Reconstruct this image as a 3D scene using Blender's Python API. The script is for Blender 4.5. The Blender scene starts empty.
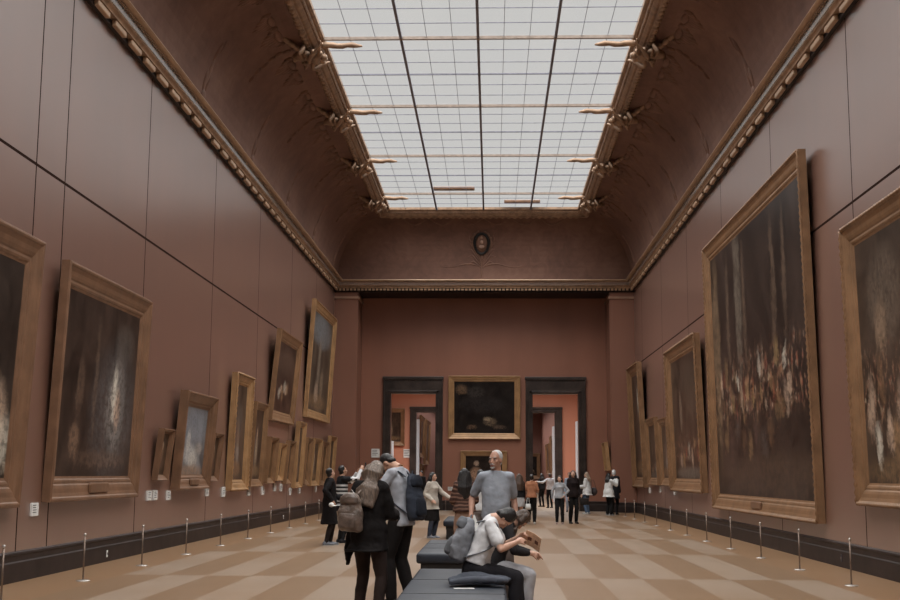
import bpy, bmesh, math, random
from mathutils import Vector as V, Matrix, Euler
random.seed(7)
S = bpy.context.scene
C = S.collection
PI = math.pi
R = math.radians

# ------------------------------------------------------------------ camera
cd = bpy.data.cameras.new('camera'); cam = bpy.data.objects.new('camera', cd); C.objects.link(cam)
cd.sensor_width = 36; cd.lens = 1215 / 900 * 36; cd.clip_end = 500
m = Matrix.Rotation(.035, 4, 'Z') @ Matrix.Rotation(PI/2 + .1425, 4, 'X') @ Matrix.Rotation(.0055, 4, 'Z')
m.translation = (0, 0, 1.55); cam.matrix_world = m
S.camera = cam
S.view_settings.view_transform = 'Standard'; S.view_settings.look = 'None'
S.view_settings.gamma = 1; S.view_settings.use_curve_mapping = False
S.view_settings.exposure = 0
S.cycles.use_denoising = True
S.cycles.max_bounces = 8; S.cycles.diffuse_bounces = 5; S.cycles.glossy_bounces = 3
S.cycles.transparent_max_bounces = 12
S.cycles.sample_clamp_indirect = 4
XL, XR, YF = -6.8, 6.07, 53.5
CX = (XL + XR) / 2

# ------------------------------------------------------------------ materials
def srgb(r, g, b):
    f = lambda c: ((c/255 + .055)/1.055)**2.4 if c > 10 else c/255/12.92
    return (f(r), f(g), f(b), 1)

class NT:
    """small helper to write node trees"""
    def __init__(s, name):
        s.m = bpy.data.materials.new(name); s.m.use_nodes = True
        s.n = s.m.node_tree.nodes; s.l = s.m.node_tree.links
        s.b = s.n['Principled BSDF']
    def node(s, t, **kw):
        n = s.n.new(t)
        for k, v in kw.items(): setattr(n, k, v)
        return n
    def put(s, sock, v):
        if hasattr(v, 'links') or isinstance(v, bpy.types.NodeSocket): s.l.new(v, sock)
        else: sock.default_value = v
    def math(s, op, a, b=0.0, c=0.0):
        n = s.node('ShaderNodeMath', operation=op)
        s.put(n.inputs[0], a); s.put(n.inputs[1], b); s.put(n.inputs[2], c)
        return n.outputs[0]
    def mix(s, f, a, b, blend='MIX'):
        n = s.node('ShaderNodeMix', data_type='RGBA', blend_type=blend)
        s.put(n.inputs[0], f); s.put(n.inputs[6], a); s.put(n.inputs[7], b)
        return n.outputs[2]
    def coord(s, which='Object'):
        return s.node('ShaderNodeTexCoord').outputs[which]
    def sep(s, v):
        n = s.node('ShaderNodeSeparateXYZ'); s.l.new(v, n.inputs[0]); return n.outputs
    def noise(s, v, scale, detail=3, rough=.5, dist=0, stretch=None):
        if stretch:
            mp = s.node('ShaderNodeMapping'); mp.inputs['Scale'].default_value = stretch
            s.l.new(v, mp.inputs[0]); v = mp.outputs[0]
        n = s.node('ShaderNodeTexNoise'); s.l.new(v, n.inputs['Vector'])
        n.inputs['Scale'].default_value = scale; n.inputs['Detail'].default_value = detail
        n.inputs['Roughness'].default_value = rough; n.inputs['Distortion'].default_value = dist
        return n.outputs['Fac']
    def ramp(s, f, stops):
        n = s.node('ShaderNodeValToRGB'); s.l.new(f, n.inputs[0]); e = n.color_ramp.elements
        while len(e) < len(stops): e.new(.5)
        for q, (p, c) in zip(e, stops): q.position = p; q.color = c if len(c) == 4 else (*c, 1)
        return n.outputs[0]
    def rng(s, f, a, b, c=0., d=1., smooth=False):
        n = s.node('ShaderNodeMapRange'); n.interpolation_type = 'SMOOTHSTEP' if smooth else 'LINEAR'
        s.put(n.inputs[0], f)
        for i, v in enumerate((a, b, c, d)): n.inputs[i+1].default_value = v
        return n.outputs[0]
    def bump(s, h, strength=.3, dist=.02):
        n = s.node('ShaderNodeBump'); n.inputs['Strength'].default_value = strength
        n.inputs['Distance'].default_value = dist; s.l.new(h, n.inputs['Height'])
        s.l.new(n.outputs[0], s.b.inputs['Normal'])
    def fin(s, col=None, rough=.5, metal=0., spec=.5):
        if col is not None: s.put(s.b.inputs['Base Color'], col)
        s.put(s.b.inputs['Roughness'], rough); s.put(s.b.inputs['Metallic'], metal)
        s.put(s.b.inputs['Specular IOR Level'], spec)
        return s.m

def plain(name, col, rough=.6, metal=0., spec=.4, var=.25, scale=9., bump=0.):
    t = NT(name); v = t.coord()
    f = t.noise(v, scale, 4)
    dk = tuple(c*(1-var) for c in col[:3]) + (1,); lt = tuple(min(1, c*(1+var)) for c in col[:3]) + (1,)
    if bump: t.bump(t.noise(v, scale*2.2, 3), bump, .02)
    return t.fin(t.mix(t.rng(f, .3, .7), dk, lt), rough, metal, spec)

_cloth = {}
def cloth(col, rough=.85, var=.22):
    k = (tuple(round(c, 4) for c in col), rough, var)
    if k not in _cloth: _cloth[k] = plain('cloth', tuple(c*(.75 if max(col) < .05 else 1) for c in col), rough, 0, .12, var, 7, .35)
    return _cloth[k]

def wall_mat(name, col, line_z, seams, wear=.18, rough=.3, ior=4.4):
    t = NT(name); v = t.coord(); x, y, z = t.sep(v)
    a = t.noise(v, .45, 3, .5)                                   # cloudy paint
    b = t.noise(v, 1.3, 2, .5, 0, (1, 1.6, .12))                # vertical brush streaks
    f = t.math('ADD', t.math('MULTIPLY', a, .55), t.math('MULTIPLY', b, .45))
    c0 = tuple(c*(1-wear) for c in col[:3]) + (1,); c1 = tuple(c*(1+wear) for c in col[:3]) + (1,)
    c = t.mix(t.rng(f, .2, .8), c0, c1)
    line = t.math('LESS_THAN', t.math('ABSOLUTE', t.math('SUBTRACT', z, line_z)), .024) if line_z else None
    for s0, per in seams:
        q = t.math('ABSOLUTE', t.math('SUBTRACT', t.math('MODULO', t.math('ADD', t.math('SUBTRACT', y, s0), per*20.5), per), per/2))
        k = t.math('LESS_THAN', q, .02)
        line = k if line is None else t.math('MAXIMUM', line, k)
    if line is not None: c = t.mix(t.math('MULTIPLY', line, .95), c, (.02, .012, .01, 1))
    rg = rough
    t.b.inputs['IOR'].default_value = ior
    if line is not None: t.put(t.b.inputs['Roughness'], t.math('MULTIPLY_ADD', line, .7, rough)); return t.fin(c, t.math('MULTIPLY_ADD', line, .7, rough), 0, t.math('MULTIPLY_ADD', line, -.5, .5))
    return t.fin(c, rg, 0, .5)

M = {}
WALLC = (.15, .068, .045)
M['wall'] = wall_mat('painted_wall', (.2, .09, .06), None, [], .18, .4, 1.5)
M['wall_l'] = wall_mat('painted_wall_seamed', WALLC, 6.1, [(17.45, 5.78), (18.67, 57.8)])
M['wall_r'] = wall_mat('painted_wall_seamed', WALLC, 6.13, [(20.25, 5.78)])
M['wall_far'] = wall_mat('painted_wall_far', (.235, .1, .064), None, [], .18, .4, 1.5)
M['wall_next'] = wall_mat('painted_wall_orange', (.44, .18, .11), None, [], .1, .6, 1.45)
M['wall_third'] = wall_mat('painted_wall_plum', (.22, .10, .075), None, [], .1, .6, 1.45)
M['skirting'] = plain('dark_skirting', (.024, .016, .014), .5, 0, .2, .3, 3)
M['marble'] = plain('dark_marble', (.03, .022, .019), .3, 0, .5, .6, 2.2)
M['cove'] = None

def cove_mat():
    t = NT('cove_paint'); v = t.coord()
    a = t.noise(v, .5, 6, .62); b = t.noise(v, 2.3, 5, .6, 1.2)
    f = t.math('ADD', t.math('MULTIPLY', a, .6), t.math('MULTIPLY', b, .4))
    c = t.ramp(f, [(.3, (.105, .056, .042, 1)), (.5, (.16, .084, .061, 1)), (.72, (.22, .125, .09, 1))])
    t.bump(b, .12, .05)
    return t.fin(c, .7, 0, .3)
M['cove'] = cove_mat()
M['relief'] = plain('relief_paint', (.17, .092, .065), .6, 0, .3, .3, 3, .3)
M['gilt_dark'] = plain('aged_gilding', (.3, .19, .12), .5, .25, .5, .3, 5, .3)
M['cornice'] = plain('cornice_gilding', (.42, .28, .18), .36, .15, .5, .15, 2, .05)
M['band'] = plain('cornice_band', (.15, .11, .085), .24, 0, .5, .08, 1); M['band'].node_tree.nodes['Principled BSDF'].inputs['IOR'].default_value = 3.6
M['stone'] = plain('cornice_stone', (.27, .16, .11), .45, .0, .5, .2, 2, .1)
M['gilt'] = plain('gold_frame', (.215, .118, .06), .4, .2, .5, .2, 3, .2)
M['gilt_b'] = plain('bright_gold_frame', (.33, .19, .09), .4, .2, .5, .2, 3, .2)
M['gilt_d'] = plain('brown_gold_frame', (.165, .088, .05), .4, .12, .5, .22, 3, .2)
M['bar'] = plain('glazing_bar', (.2, .2, .24), .5, .3, .4, .2)
M['beam'] = plain('skylight_beam', (.3, .24, .2), .5, .1, .4, .2)
M['steel'] = plain('brushed_post', (.2, .15, .12), .4, .6, .5, .15, 20)
M['base_metal'] = plain('steel_disc', (.5, .48, .45), .3, .6, .5, .15, 20)
M['white'] = plain('white_card', (.62, .62, .6), .5, 0, .4, .05)
M['ink'] = plain('dark_print', (.04, .04, .05), .6)
M['bench'] = plain('navy_bench_leather', (.013, .017, .026), .55, 0, .35, .2, 5, .12)
M['bench_b'] = plain('black_bench_base', (.012, .011, .011), .5, 0, .4, .2)
M['jamb_light'] = plain('jamb_light_white', (.75, .78, .82), .4, 0, .5, .05)  # pale paint in place of light falling on the door jambs

def floor_mat():
    t = NT('chevron_parquet'); v = t.coord(); x, y, z = t.sep(v)
    W, L = .66, 5.78
    u = t.math('DIVIDE', t.math('SUBTRACT', x, .94 - W*40), W); w = t.math('DIVIDE', t.math('SUBTRACT', y, 18.85 - L*10), L)
    iu = t.math('FLOOR', u); iw = t.math('FLOOR', w)
    par = t.math('MODULO', t.math('ADD', iu, iw), 2.0)           # alternate strips, flipped at each bay; grain's changing sheen painted as two tones
    rv = t.noise(v, 1.2, 2, .5, 0, (2.5, .5, 1))
    big = t.noise(v, .35, 3)
    light = t.mix(rv, (.275, .205, .15, 1), (.30, .225, .165, 1))
    dark = t.mix(rv, (.195, .122, .07, 1), (.22, .138, .08, 1))
    c = t.mix(par, light, dark)
    c = t.mix(t.rng(big, .42, .7, 0, .45), c, (.225, .136, .074, 1))
    # border along the walls: plain warm boards
    bord = t.math('MAXIMUM', t.math('GREATER_THAN', x, 4.9), t.math('LESS_THAN', x, -5.66))
    c = t.mix(bord, c, t.mix(rv, (.225, .13, .068, 1), (.25, .148, .08, 1)))
    rg = .32
    return t.fin(c, rg, 0, .45)
M['floor'] = floor_mat()

def canvas_mat(name, base, blobs, seed=0, rough=.3, mott=.5, band=None):
    """old varnished oil paint: dark ground, soft brushy patches (u, v, ru, rv, colour, strength) in the canvas' own square"""
    t = NT(name); g = t.coord('Generated')
    n = t.node('ShaderNodeVectorMath', operation='ADD'); t.l.new(g, n.inputs[0]); n.inputs[1].default_value = (seed*3.7, 0, seed*1.3)
    gv = n.outputs[0]
    a = t.noise(gv, 4, 6, .65, .6, (1.3, 1, .8)); b = t.noise(gv, 16, 5, .65, 1.0, (1.6, 1, .7)); a2 = t.noise(gv, 3.1, 4, .6, .5)
    base = tuple(c*.55 for c in base[:3]); dk = tuple(c*(1-mott) for c in base[:3]) + (1,); lt = tuple(c*(1+mott*1.4) for c in base[:3]) + (1,)
    c = t.mix(t.rng(a, .35, .68), dk, lt)
    x, y, z = t.sep(g)
    dx = t.math('MULTIPLY', t.math('SUBTRACT', a, .5), .1); dz = t.math('MULTIPLY', t.math('SUBTRACT', b, .5), .1)
    fn = t.noise(gv, 45, 3, .6, .8); fm = t.noise(gv, 31, 3, .6, .5)
    dx = t.math('ADD', dx, t.math('MULTIPLY', t.math('SUBTRACT', fn, .5), .05)); dz = t.math('ADD', dz, t.math('MULTIPLY', t.math('SUBTRACT', fm, .5), .09))
    xx = t.math('ADD', x, dx); zz = t.math('ADD', z, dz)
    if band:                                                     # a crowd of small painted figures in a broad strip
        w0, w1, st = band
        fl = t.noise(gv, 30, 3, .55, .4, (1.5, 1, .6)); hue = t.noise(gv, 21, 2, .5)
        mk_ = t.math('MULTIPLY', t.rng(zz, w0, w0+.1, 0, 1, True), t.rng(zz, w1, w1-.14, 0, 1, True))
        c = t.mix(t.math('MULTIPLY', mk_, t.rng(fl, .5, .66, 0, st)), c, t.ramp(hue, [(.36, (.10, .055, .035)), (.47, (.30, .18, .11)), (.55, (.24, .07, .045)), (.62, (.5, .38, .28)), (.72, (.3, .2, .1))]))
    for (u, w, ru, rw, col, s) in blobs:
        p = t.math('DIVIDE', t.math('SUBTRACT', xx, u), ru); q = t.math('DIVIDE', t.math('SUBTRACT', zz, w), rw)
        r2 = t.math('ADD', t.math('MULTIPLY', p, p), t.math('MULTIPLY', q, q))
        f = t.rng(r2, 1.0, .1, 0, s*.85, True)
        f = t.math('MULTIPLY', f, t.math('MULTIPLY', t.rng(b, .3, .6, .35, 1.0), t.rng(fm, .35, .55, .35, 1.0)))
        c = t.mix(f, c, (*col[:3], 1))
    t.b.inputs['Coat Weight'].default_value = .0
    return t.fin(c, rough+.05, 0, .13)

# ------------------------------------------------------------------ mesh helpers
def mk(name, bm, mat, parent=None, smooth=False, loc=None):
    me = bpy.data.meshes.new(name); bmesh.ops.recalc_face_normals(bm, faces=bm.faces)
    bm.to_mesh(me); bm.free()
    if smooth:
        for p in me.polygons: p.use_smooth = True
    for mm in (mat if isinstance(mat, list) else [mat]): me.materials.append(mm)
    o = bpy.data.objects.new(name, me); C.objects.link(o)
    if parent: o.parent = parent
    if loc: o.location = loc
    return o
def empty(name, loc=(0, 0, 0), rz=0, rx=0):
    o = bpy.data.objects.new(name, None); C.objects.link(o); o.location = loc; o.rotation_euler = (rx, 0, rz)
    o.empty_display_size = .1
    return o
def tag(o, label=None, cat=None, group=None, kind=None):
    if label: o['label'] = label
    if cat: o['category'] = cat
    if group: o['group'] = group
    if kind: o['kind'] = kind
    return o
def struct(o): o['kind'] = 'structure'; return o
def copytree(o, parent=None):
    c = o.copy(); C.objects.link(c)
    if parent: c.parent = parent
    for ch in list(o.children): copytree(ch, c)
    return c
def box(bm, a, b, bev=0, mi=0):
    a, b = V(a), V(b)
    vs = [bm.verts.new((x, y, z)) for x in (a.x, b.x) for y in (a.y, b.y) for z in (a.z, b.z)]
    fs = [bm.faces.new([vs[i] for i in q]) for q in ((0,1,3,2),(4,6,7,5),(0,4,5,1),(2,3,7,6),(0,2,6,4),(1,5,7,3))]
    for f in fs: f.material_index = mi
    if bev:
        es = list({e for f in fs for e in f.edges})
        bmesh.ops.bevel(bm, geom=es, offset=bev, segments=2, profile=.5, affect='EDGES')
    return bm
def ring_loft(bm, rings, cap=True, closed=True):
    vr = [[bm.verts.new(p) for p in r] for r in rings]
    n = len(vr[0])
    for a, b in zip(vr, vr[1:]):
        for i in range(n if closed else n-1):
            j = (i+1) % n
            bm.faces.new((a[i], a[j], b[j], b[i]))
    if cap:
        bm.faces.new(vr[0][::-1]); bm.faces.new(vr[-1])
    return vr
def frame_of(d):
    d = V(d).normalized(); u = V((0, 0, 1)) if abs(d.z) < .9 else V((0, 1, 0))
    x = d.cross(u).normalized(); return x, x.cross(d).normalized(), d
def tube(bm, pts, radii, n=10, ends=True):
    """round tube through points, rounded ends"""
    pts = [V(p) for p in pts]; rs = radii if isinstance(radii, (list, tuple)) else [radii]*len(pts)
    rings = []
    for i, p in enumerate(pts):
        d = (pts[min(i+1, len(pts)-1)] - pts[max(i-1, 0)])
        x, y, d = frame_of(d); r = rs[i]
        if i == 0 and ends:
            for t in (.35, .75): rings.append([p - d*r*math.cos(t*PI/2) + (x*math.cos(a)+y*math.sin(a))*r*math.sin(t*PI/2) for a in [2*PI*k/n for k in range(n)]])
        rings.append([p + (x*math.cos(a)+y*math.sin(a))*r for a in [2*PI*k/n for k in range(n)]])
        if i == len(pts)-1 and ends:
            for t in (.75, .35): rings.append([p + d*r*math.cos(t*PI/2) + (x*math.cos(a)+y*math.sin(a))*r*math.sin(t*PI/2) for a in [2*PI*k/n for k in range(n)]])
    ring_loft(bm, rings); return bm
def ell(bm, c, r, rot=None, n=14, k=9):
    c = V(c); q = rot or Matrix.Identity(3); rings = []
    for i in range(k):
        t = PI*(i+.35)/(k-.3); 
        rings.append([c + q @ V((r[0]*math.sin(t)*math.cos(a), r[1]*math.sin(t)*math.sin(a), -r[2]*math.cos(t))) for a in [2*PI*j/n for j in range(n)]])
    ring_loft(bm, rings); return bm
def loft_e(bm, secs, n=20, pw=2.0):
    """elliptic sections (centre, right axis, forward axis, rx, ry)"""
    rings = []
    for c, x, y, rx, ry in secs:
        ring = []
        for k in range(n):
            a = 2*PI*k/n; ca, sa = math.cos(a), math.sin(a)
            e = 2/pw
            ring.append(V(c) + V(x)*rx*math.copysign(abs(ca)**e, ca) + V(y)*ry*math.copysign(abs(sa)**e, sa))
        rings.append(ring)
    ring_loft(bm, rings); return bm
def lathe(bm, prof, n=16, c=(0, 0, 0)):
    rings = [[V(c)+V((r*math.cos(2*PI*k/n), r*math.sin(2*PI*k/n), z)) for k in range(n)] for r, z in prof]
    ring_loft(bm, rings); return bm
def rect_loft(bm, loops, closed=True):
    """loops of 4 corners"""
    ring_loft(bm, loops, cap=False, closed=closed); return bm

# ------------------------------------------------------------------ the room
bm = bmesh.new(); box(bm, (-14, -6, -.2), (14, 112, 0)); struct(mk('floor', bm, M['floor']))
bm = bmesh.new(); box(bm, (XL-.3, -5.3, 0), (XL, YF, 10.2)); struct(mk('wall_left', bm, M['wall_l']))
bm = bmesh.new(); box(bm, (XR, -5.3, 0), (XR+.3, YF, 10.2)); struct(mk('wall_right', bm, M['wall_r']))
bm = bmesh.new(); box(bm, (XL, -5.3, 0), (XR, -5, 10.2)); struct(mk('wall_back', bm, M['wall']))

DL = (-4.79, -4.48, -2.45, -2.16); DR = (1.47, 1.75, 3.80, 4.10); DZ, DT = 5.09, 5.77
def holed_wall(name, y0, y1, x0, x1, zt, mat, doors, dz):
    bm = bmesh.new(); xs = [x0]
    for d in doors: xs += [d[1], d[2]]
    xs.append(x1)
    for i in range(0, len(xs), 2): box(bm, (xs[i], y0, 0), (xs[i+1], y1, zt))
    for d in doors: box(bm, (d[1], y0, dz), (d[2], y1, zt))
    return struct(mk(name, bm, mat))
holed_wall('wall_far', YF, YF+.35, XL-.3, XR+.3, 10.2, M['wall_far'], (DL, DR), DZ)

def casing(name, d, y0, y1, dz, dt, proud=.1):
    """dark marble door surround, stepped, with its jamb lining"""
    bm = bmesh.new(); t = .03
    for (a, b) in ((d[0], d[1]), (d[2], d[3])):
        box(bm, (a, y0-proud, 0), (b, y0, dt), .015)
        ins = (b-.1, b) if a == d[0] else (a, a+.1)
        box(bm, (ins[0], y0-proud-.03, 0), (ins[1], y0-proud, dz+.1), .01)
        out = (a, a+.06) if a == d[0] else (b-.06, b)
        box(bm, (out[0], y0-proud-.05, 0), (out[1], y0-proud, dt), .01)
    box(bm, (d[0], y0-proud-.002, dz), (d[3], y0, dt-.001), .015)
    box(bm, (d[1]-.1, y0-proud-.03, dz), (d[2]+.1, y0-proud, dz+.1), .01)
    box(bm, (d[0]-.03, y0-proud-.07, dt-.1), (d[3]+.03, y0, dt+.04), .015)
    box(bm, (d[1], y0-proud, 0), (d[1]+t, y1+.06, dz)); box(bm, (d[2]-t, y0-proud, 0), (d[2], y1+.06, dz))
    box(bm, (d[1], y0-proud, dz-t), (d[2], y1+.06, dz))
    return struct(mk(name, bm, M['marble']))
casing('door_1', DL, YF, YF+.35, DZ, DT); casing('door_2', DR, YF, YF+.35, DZ, DT)

# pilasters, the beam over the recess
for nm, a, b in (('pilaster_left', XL, -5.78), ('pilaster_right', 5.02, XR)):
    bm = bmesh.new(); box(bm, (a, 51.7, 0), (b, YF, 9.3))
    struct(mk(nm, bm, M['wall']))
    bm = bmesh.new(); e = .06
    box(bm, (a-.0, 51.7-e, 9.02), (b + (e if a == XL else 0), YF, 9.12), .015)
    if a != XL: box(bm, (a-e, 51.7-e, 9.02), (a, YF, 9.12), .015)
    struct(mk('trim_1' if a == XL else 'trim_2', bm, M['stone']))
bm = bmesh.new(); box(bm, (XL, 51.7, 9.3), (XR, YF, 10.2)); struct(mk('beam', bm, M['skirting']))  # beam coloured dark to deepen the shade in the recess

# skirting boards
def skirt(name, a, b, n):
    a, b, n = V(a), V(b), V(n); bm = bmesh.new()
    prof = [(0, 0), (.05, 0), (.05, .27), (.035, .29), (.035, .36), (.05, .385), (.045, .41), (.0, .43)]
    ring_loft(bm, [[p + n*q + V((0, 0, z)) for q, z in prof] for p in (a, b)])
    return struct(mk(name, bm, M['skirting']))
skirt('baseboard_left', (XL, -5, 0), (XL, 51.7, 0), (1, 0, 0))
skirt('baseboard_right', (XR, -5, 0), (XR, 51.7, 0), (-1, 0, 0))
for k, (a, b) in enumerate(((-5.78, DL[0]), (DL[3], DR[0]), (DR[3], 5.02))):
    skirt('baseboard_far_%d' % (k+1), (a, YF, 0), (b, YF, 0), (0, -1, 0))
skirt('baseboard_far_4', (XL, 51.7, 0), (-5.73, 51.7, 0), (0, -1, 0)); skirt('baseboard_far_5', (4.97, 51.7, 0), (XR, 51.7, 0), (0, -1, 0))
skirt('baseboard_far_6', (-5.78, 51.65, 0), (-5.78, YF, 0), (1, 0, 0)); skirt('baseboard_far_7', (5.02, 51.65, 0), (5.02, YF, 0), (-1, 0, 0))

# cornice: moulded profile (inset from the wall, height) carried round the room as mitred loops
def rloop(ins, z, y0=-5, y1=51.7):
    return [V((XL+ins, y0+ins, z)), V((XR-ins, y0+ins, z)), V((XR-ins, y1-ins, z)), V((XL+ins, y1-ins, z))]
for nm_, prof, mm in (('trim_4', [(.08, 9.465), (.19, 9.465), (.20, 9.49), (.185, 9.5), (.205, 9.53), (.235, 9.55), (.245, 9.57)], 'gilt_dark'), ('trim_10', [(.245, 9.57), (.262, 9.58), (.275, 9.70), (.295, 9.705)], 'band'), ('trim_11', [(.295, 9.705), (.30, 9.735), (.38, 9.745), (.41, 9.775), (.40, 9.80), (.38, 9.815), (.0, 9.87)], 'cornice')):
    bm = bmesh.new(); rect_loft(bm, [rloop(*p) for p in prof]); struct(mk(nm_, bm, M[mm]))
bm = bmesh.new(); rect_loft(bm, [rloop(.0, 9.36), rloop(.08, 9.36), rloop(.08, 9.46), rloop(0, 9.46)]); struct(mk('trim_5', bm, M['skirting']))  # dark strip behind the dentils, painting shade into their gaps
bm = bmesh.new()
for k in range(60):                                              # long dentil blocks under the cornice
    y = -4.5 + k*.955
    if y > 51.3: break
    for x0, x1 in ((XL+.08, XL+.17), (XR-.17, XR-.08)): box(bm, (x0, y, 9.355), (x1, min(y+.62, 51.5), 9.465), .02)
for k in range(80):
    x = XL + .2 + k*.16
    if x > XR - .25: break
    box(bm, (x, 51.7-.16, 9.365), (x+.1, 51.7-.08, 9.455), .01)
struct(mk('trim_6', bm, M['cornice']))
bm = bmesh.new()                                                  # bead row on the lip
for k in range(420):
    y = 10 + k*.1
    if y > 51.3: break
    for x in (XL+.305, XR-.305): box(bm, (x-.02, y, 9.695), (x+.02, y+.06, 9.728))
for k in range(126):
    x = XL+.4+k*.096; box(bm, (x, 51.7-.325, 9.695), (x+.055, 51.7-.285, 9.728))
struct(mk('trim_7', bm, M['gilt_dark']))

# cove: a quarter ellipse from the cornice up to the skylight
bm = bmesh.new(); lo = []
for k in range(17):
    t = PI/2*k/16
    q = (1-math.cos(t))**.92; i = .12+1.96*q; e = .12+1.22*q; z = 9.86+2.5*math.sin(t)
    lo.append([V((XL+i, -5, z)), V((XR-i, -5, z)), V((XR-i, 51.7-e, z)), V((XL+i, 51.7-e, z))])
rect_loft(bm, lo); struct(mk('ceiling', bm, M['cove'], smooth=False))

# skylight
GX0, GX1, GY0, GY1, GZ = -4.30, 3.58, -2.13, 49.95, 12.6
bm = bmesh.new(); box(bm, (GX0-.05, GY0-.05, GZ), (GX1+.05, GY1+.05, GZ+.012))
t = NT('skylight_glass'); tr = t.node('ShaderNodeBsdfTransparent'); tr.inputs[0].default_value = (.98, .975, .97, 1)
gl = t.node('ShaderNodeBsdfGlossy'); gl.inputs['Roughness'].default_value = .15; gl.inputs[0].default_value = (.8, .8, .8, 1)
mx = t.node('ShaderNodeMixShader'); mx.inputs[0].default_value = .03
t.l.new(tr.outputs[0], mx.inputs[1]); t.l.new(gl.outputs[0], mx.inputs[2])
t.l.new(mx.outputs[0], t.n['Material Output'].inputs[0])
win = struct(mk('window_1', bm, t.m))
def gloop(out, z): return [V((GX0-out, GY0-out, z)), V((GX1+out, GY0-out, z)), V((GX1+out, GY1+out, z)), V((GX0-out, GY1+out, z))]
bm = bmesh.new()
rect_loft(bm, [gloop(*p) for p in ((.0, 12.66), (.0, 12.56), (.05, 12.52), (.09, 12.52), (.1, 12.46), (.16, 12.44), (.17, 12.4), (.24, 12.34), (.3, 12.34), (.31, 12.3), (.4, 12.28), (.47, 12.33), (.48, 12.42), (.3, 12.52))])
mk('frame', bm, M['gilt_dark'], win)
bm = bmesh.new()
for k in range(300):                                              # bead and leaf rows
    y = 24 + k*.13
    if y > GY1: break
    for s, x in ((-1, GX0), (1, GX1)):
        ell(bm, (x+s*.13, y, 12.45), (.028, .04, .028), n=6, k=4)
        if k % 2 == 0: ell(bm, (x+s*.40, y, 12.285), (.075, .085, .045), n=6, k=4)
for k in range(61):
    x = GX0+.05+k*.13
    ell(bm, (x, GY1+.13, 12.45), (.04, .028, .028), n=6, k=4)
    if k % 2 == 0: ell(bm, (x, GY1+.40, 12.285), (.085, .075, .045), n=6, k=4)
mk('beading', bm, M['gilt_dark'], win, True)
BARS = [47.03 - 5.78*k for k in range(9)]
for y in BARS:
    bm = bmesh.new(); box(bm, (GX0, y-.04, GZ-.08), (GX1, y+.04, GZ-.003)); mk('cross_beam', bm, M['beam'], win)
    if y > 3: bm = bmesh.new(); box(bm, (GX0, y-2.89-.02, GZ-.04), (GX1, y-2.89+.02, GZ-.003)); mk('middle_bar', bm, M['bar'], win)
for k in (1, 2, 3):
    x = GX0 + 1.97*k
    bm = bmesh.new(); box(bm, (x-.035, GY0, GZ-.07), (x+.035, GY1, GZ-.002)); mk('long_bar', bm, M['bar'], win)
bm = bmesh.new()
for k in range(12):
    if k % 3: x = GX0+.6567*k; box(bm, (x-.006, GY0, GZ-.02), (x+.006, GY1, GZ-.001))
for k in range(54):
    y = 47.03 + 1.926 - .9633*k
    if y > GY0: box(bm, (GX0, y-.008, GZ-.02), (GX1, y+.008, GZ-.0015))
mk('glazing_bars', bm, M['bar'], win)
def ornament(side):
    """gilded scroll cluster with a bar reaching out under the glass"""
    bm = bmesh.new(); s = side
    ell(bm, (s*.22, 0, -.36), (.17, .17, .13), n=10, k=6)
    for a in range(8):
        t = a*PI/4; ell(bm, (s*.22+.22*math.cos(t), .22*math.sin(t), -.38), (.1, .065, .065), Matrix.Rotation(t, 3, 'Z'), 8, 5)
    for q in (-1, 1):
        pts = [(s*(.25+.3*k/9*math.cos(k*.35)), q*(.12+.34*k/9), -.4-.1*math.sin(k*.5)) for k in range(10)]
        tube(bm, pts, [.06-.004*k for k in range(10)], 7)
        pts = [(s*(.48+.05*math.sin(k)) , q*(.1+.25*k/7), -.36-.09*math.cos(k*.8)) for k in range(8)]
        tube(bm, pts, .05, 6)
        pts = [(s*(.1-.12*k/6), q*(.1+.07*k), -.3-.05*math.sin(k)) for k in range(6)]
        tube(bm, pts, [.05-.006*k for k in range(6)], 6)
        for j in range(4): ell(bm, (s*(.5+.1*j), q*(.1+.12*j), -.32+.03*j), (.13, .06, .06), Matrix.Rotation(q*s*(.5+.2*j), 3, 'Z'), 8, 5)
    ell(bm, (s*.55, 0, -.36), (.22, .1, .09), n=10, k=6)
    pts = [(-s*(.0+.115*k), 0, -.16+.012*math.sin(k*1.4)) for k in range(9)]
    tube(bm, pts, [.07, .055, .06, .05, .055, .045, .055, .04, .02], 8)
    return bm
for s, x in ((-1, GX0), (1, GX1)):
    first = None
    for y in BARS[:5]:
        if first is None: first = mk('ornament', ornament(s), M['gilt_dark'], win, True); o = first
        else: o = first.copy(); C.objects.link(o); o.parent = win
        o.location = (x, y, GZ); o.scale = (1.05, 1.5, 1.4)
# walkways above the glass seen through it
for (x0, x1, y) in ((-2.4, -.7, 47.2), (.5, 2.0, 49.6)):
    bm = bmesh.new(); box(bm, (x0, y, GZ+.18), (x1, y+.3, GZ+.3), .03); mk('walkway', bm, M['gilt_d'], win)

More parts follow.
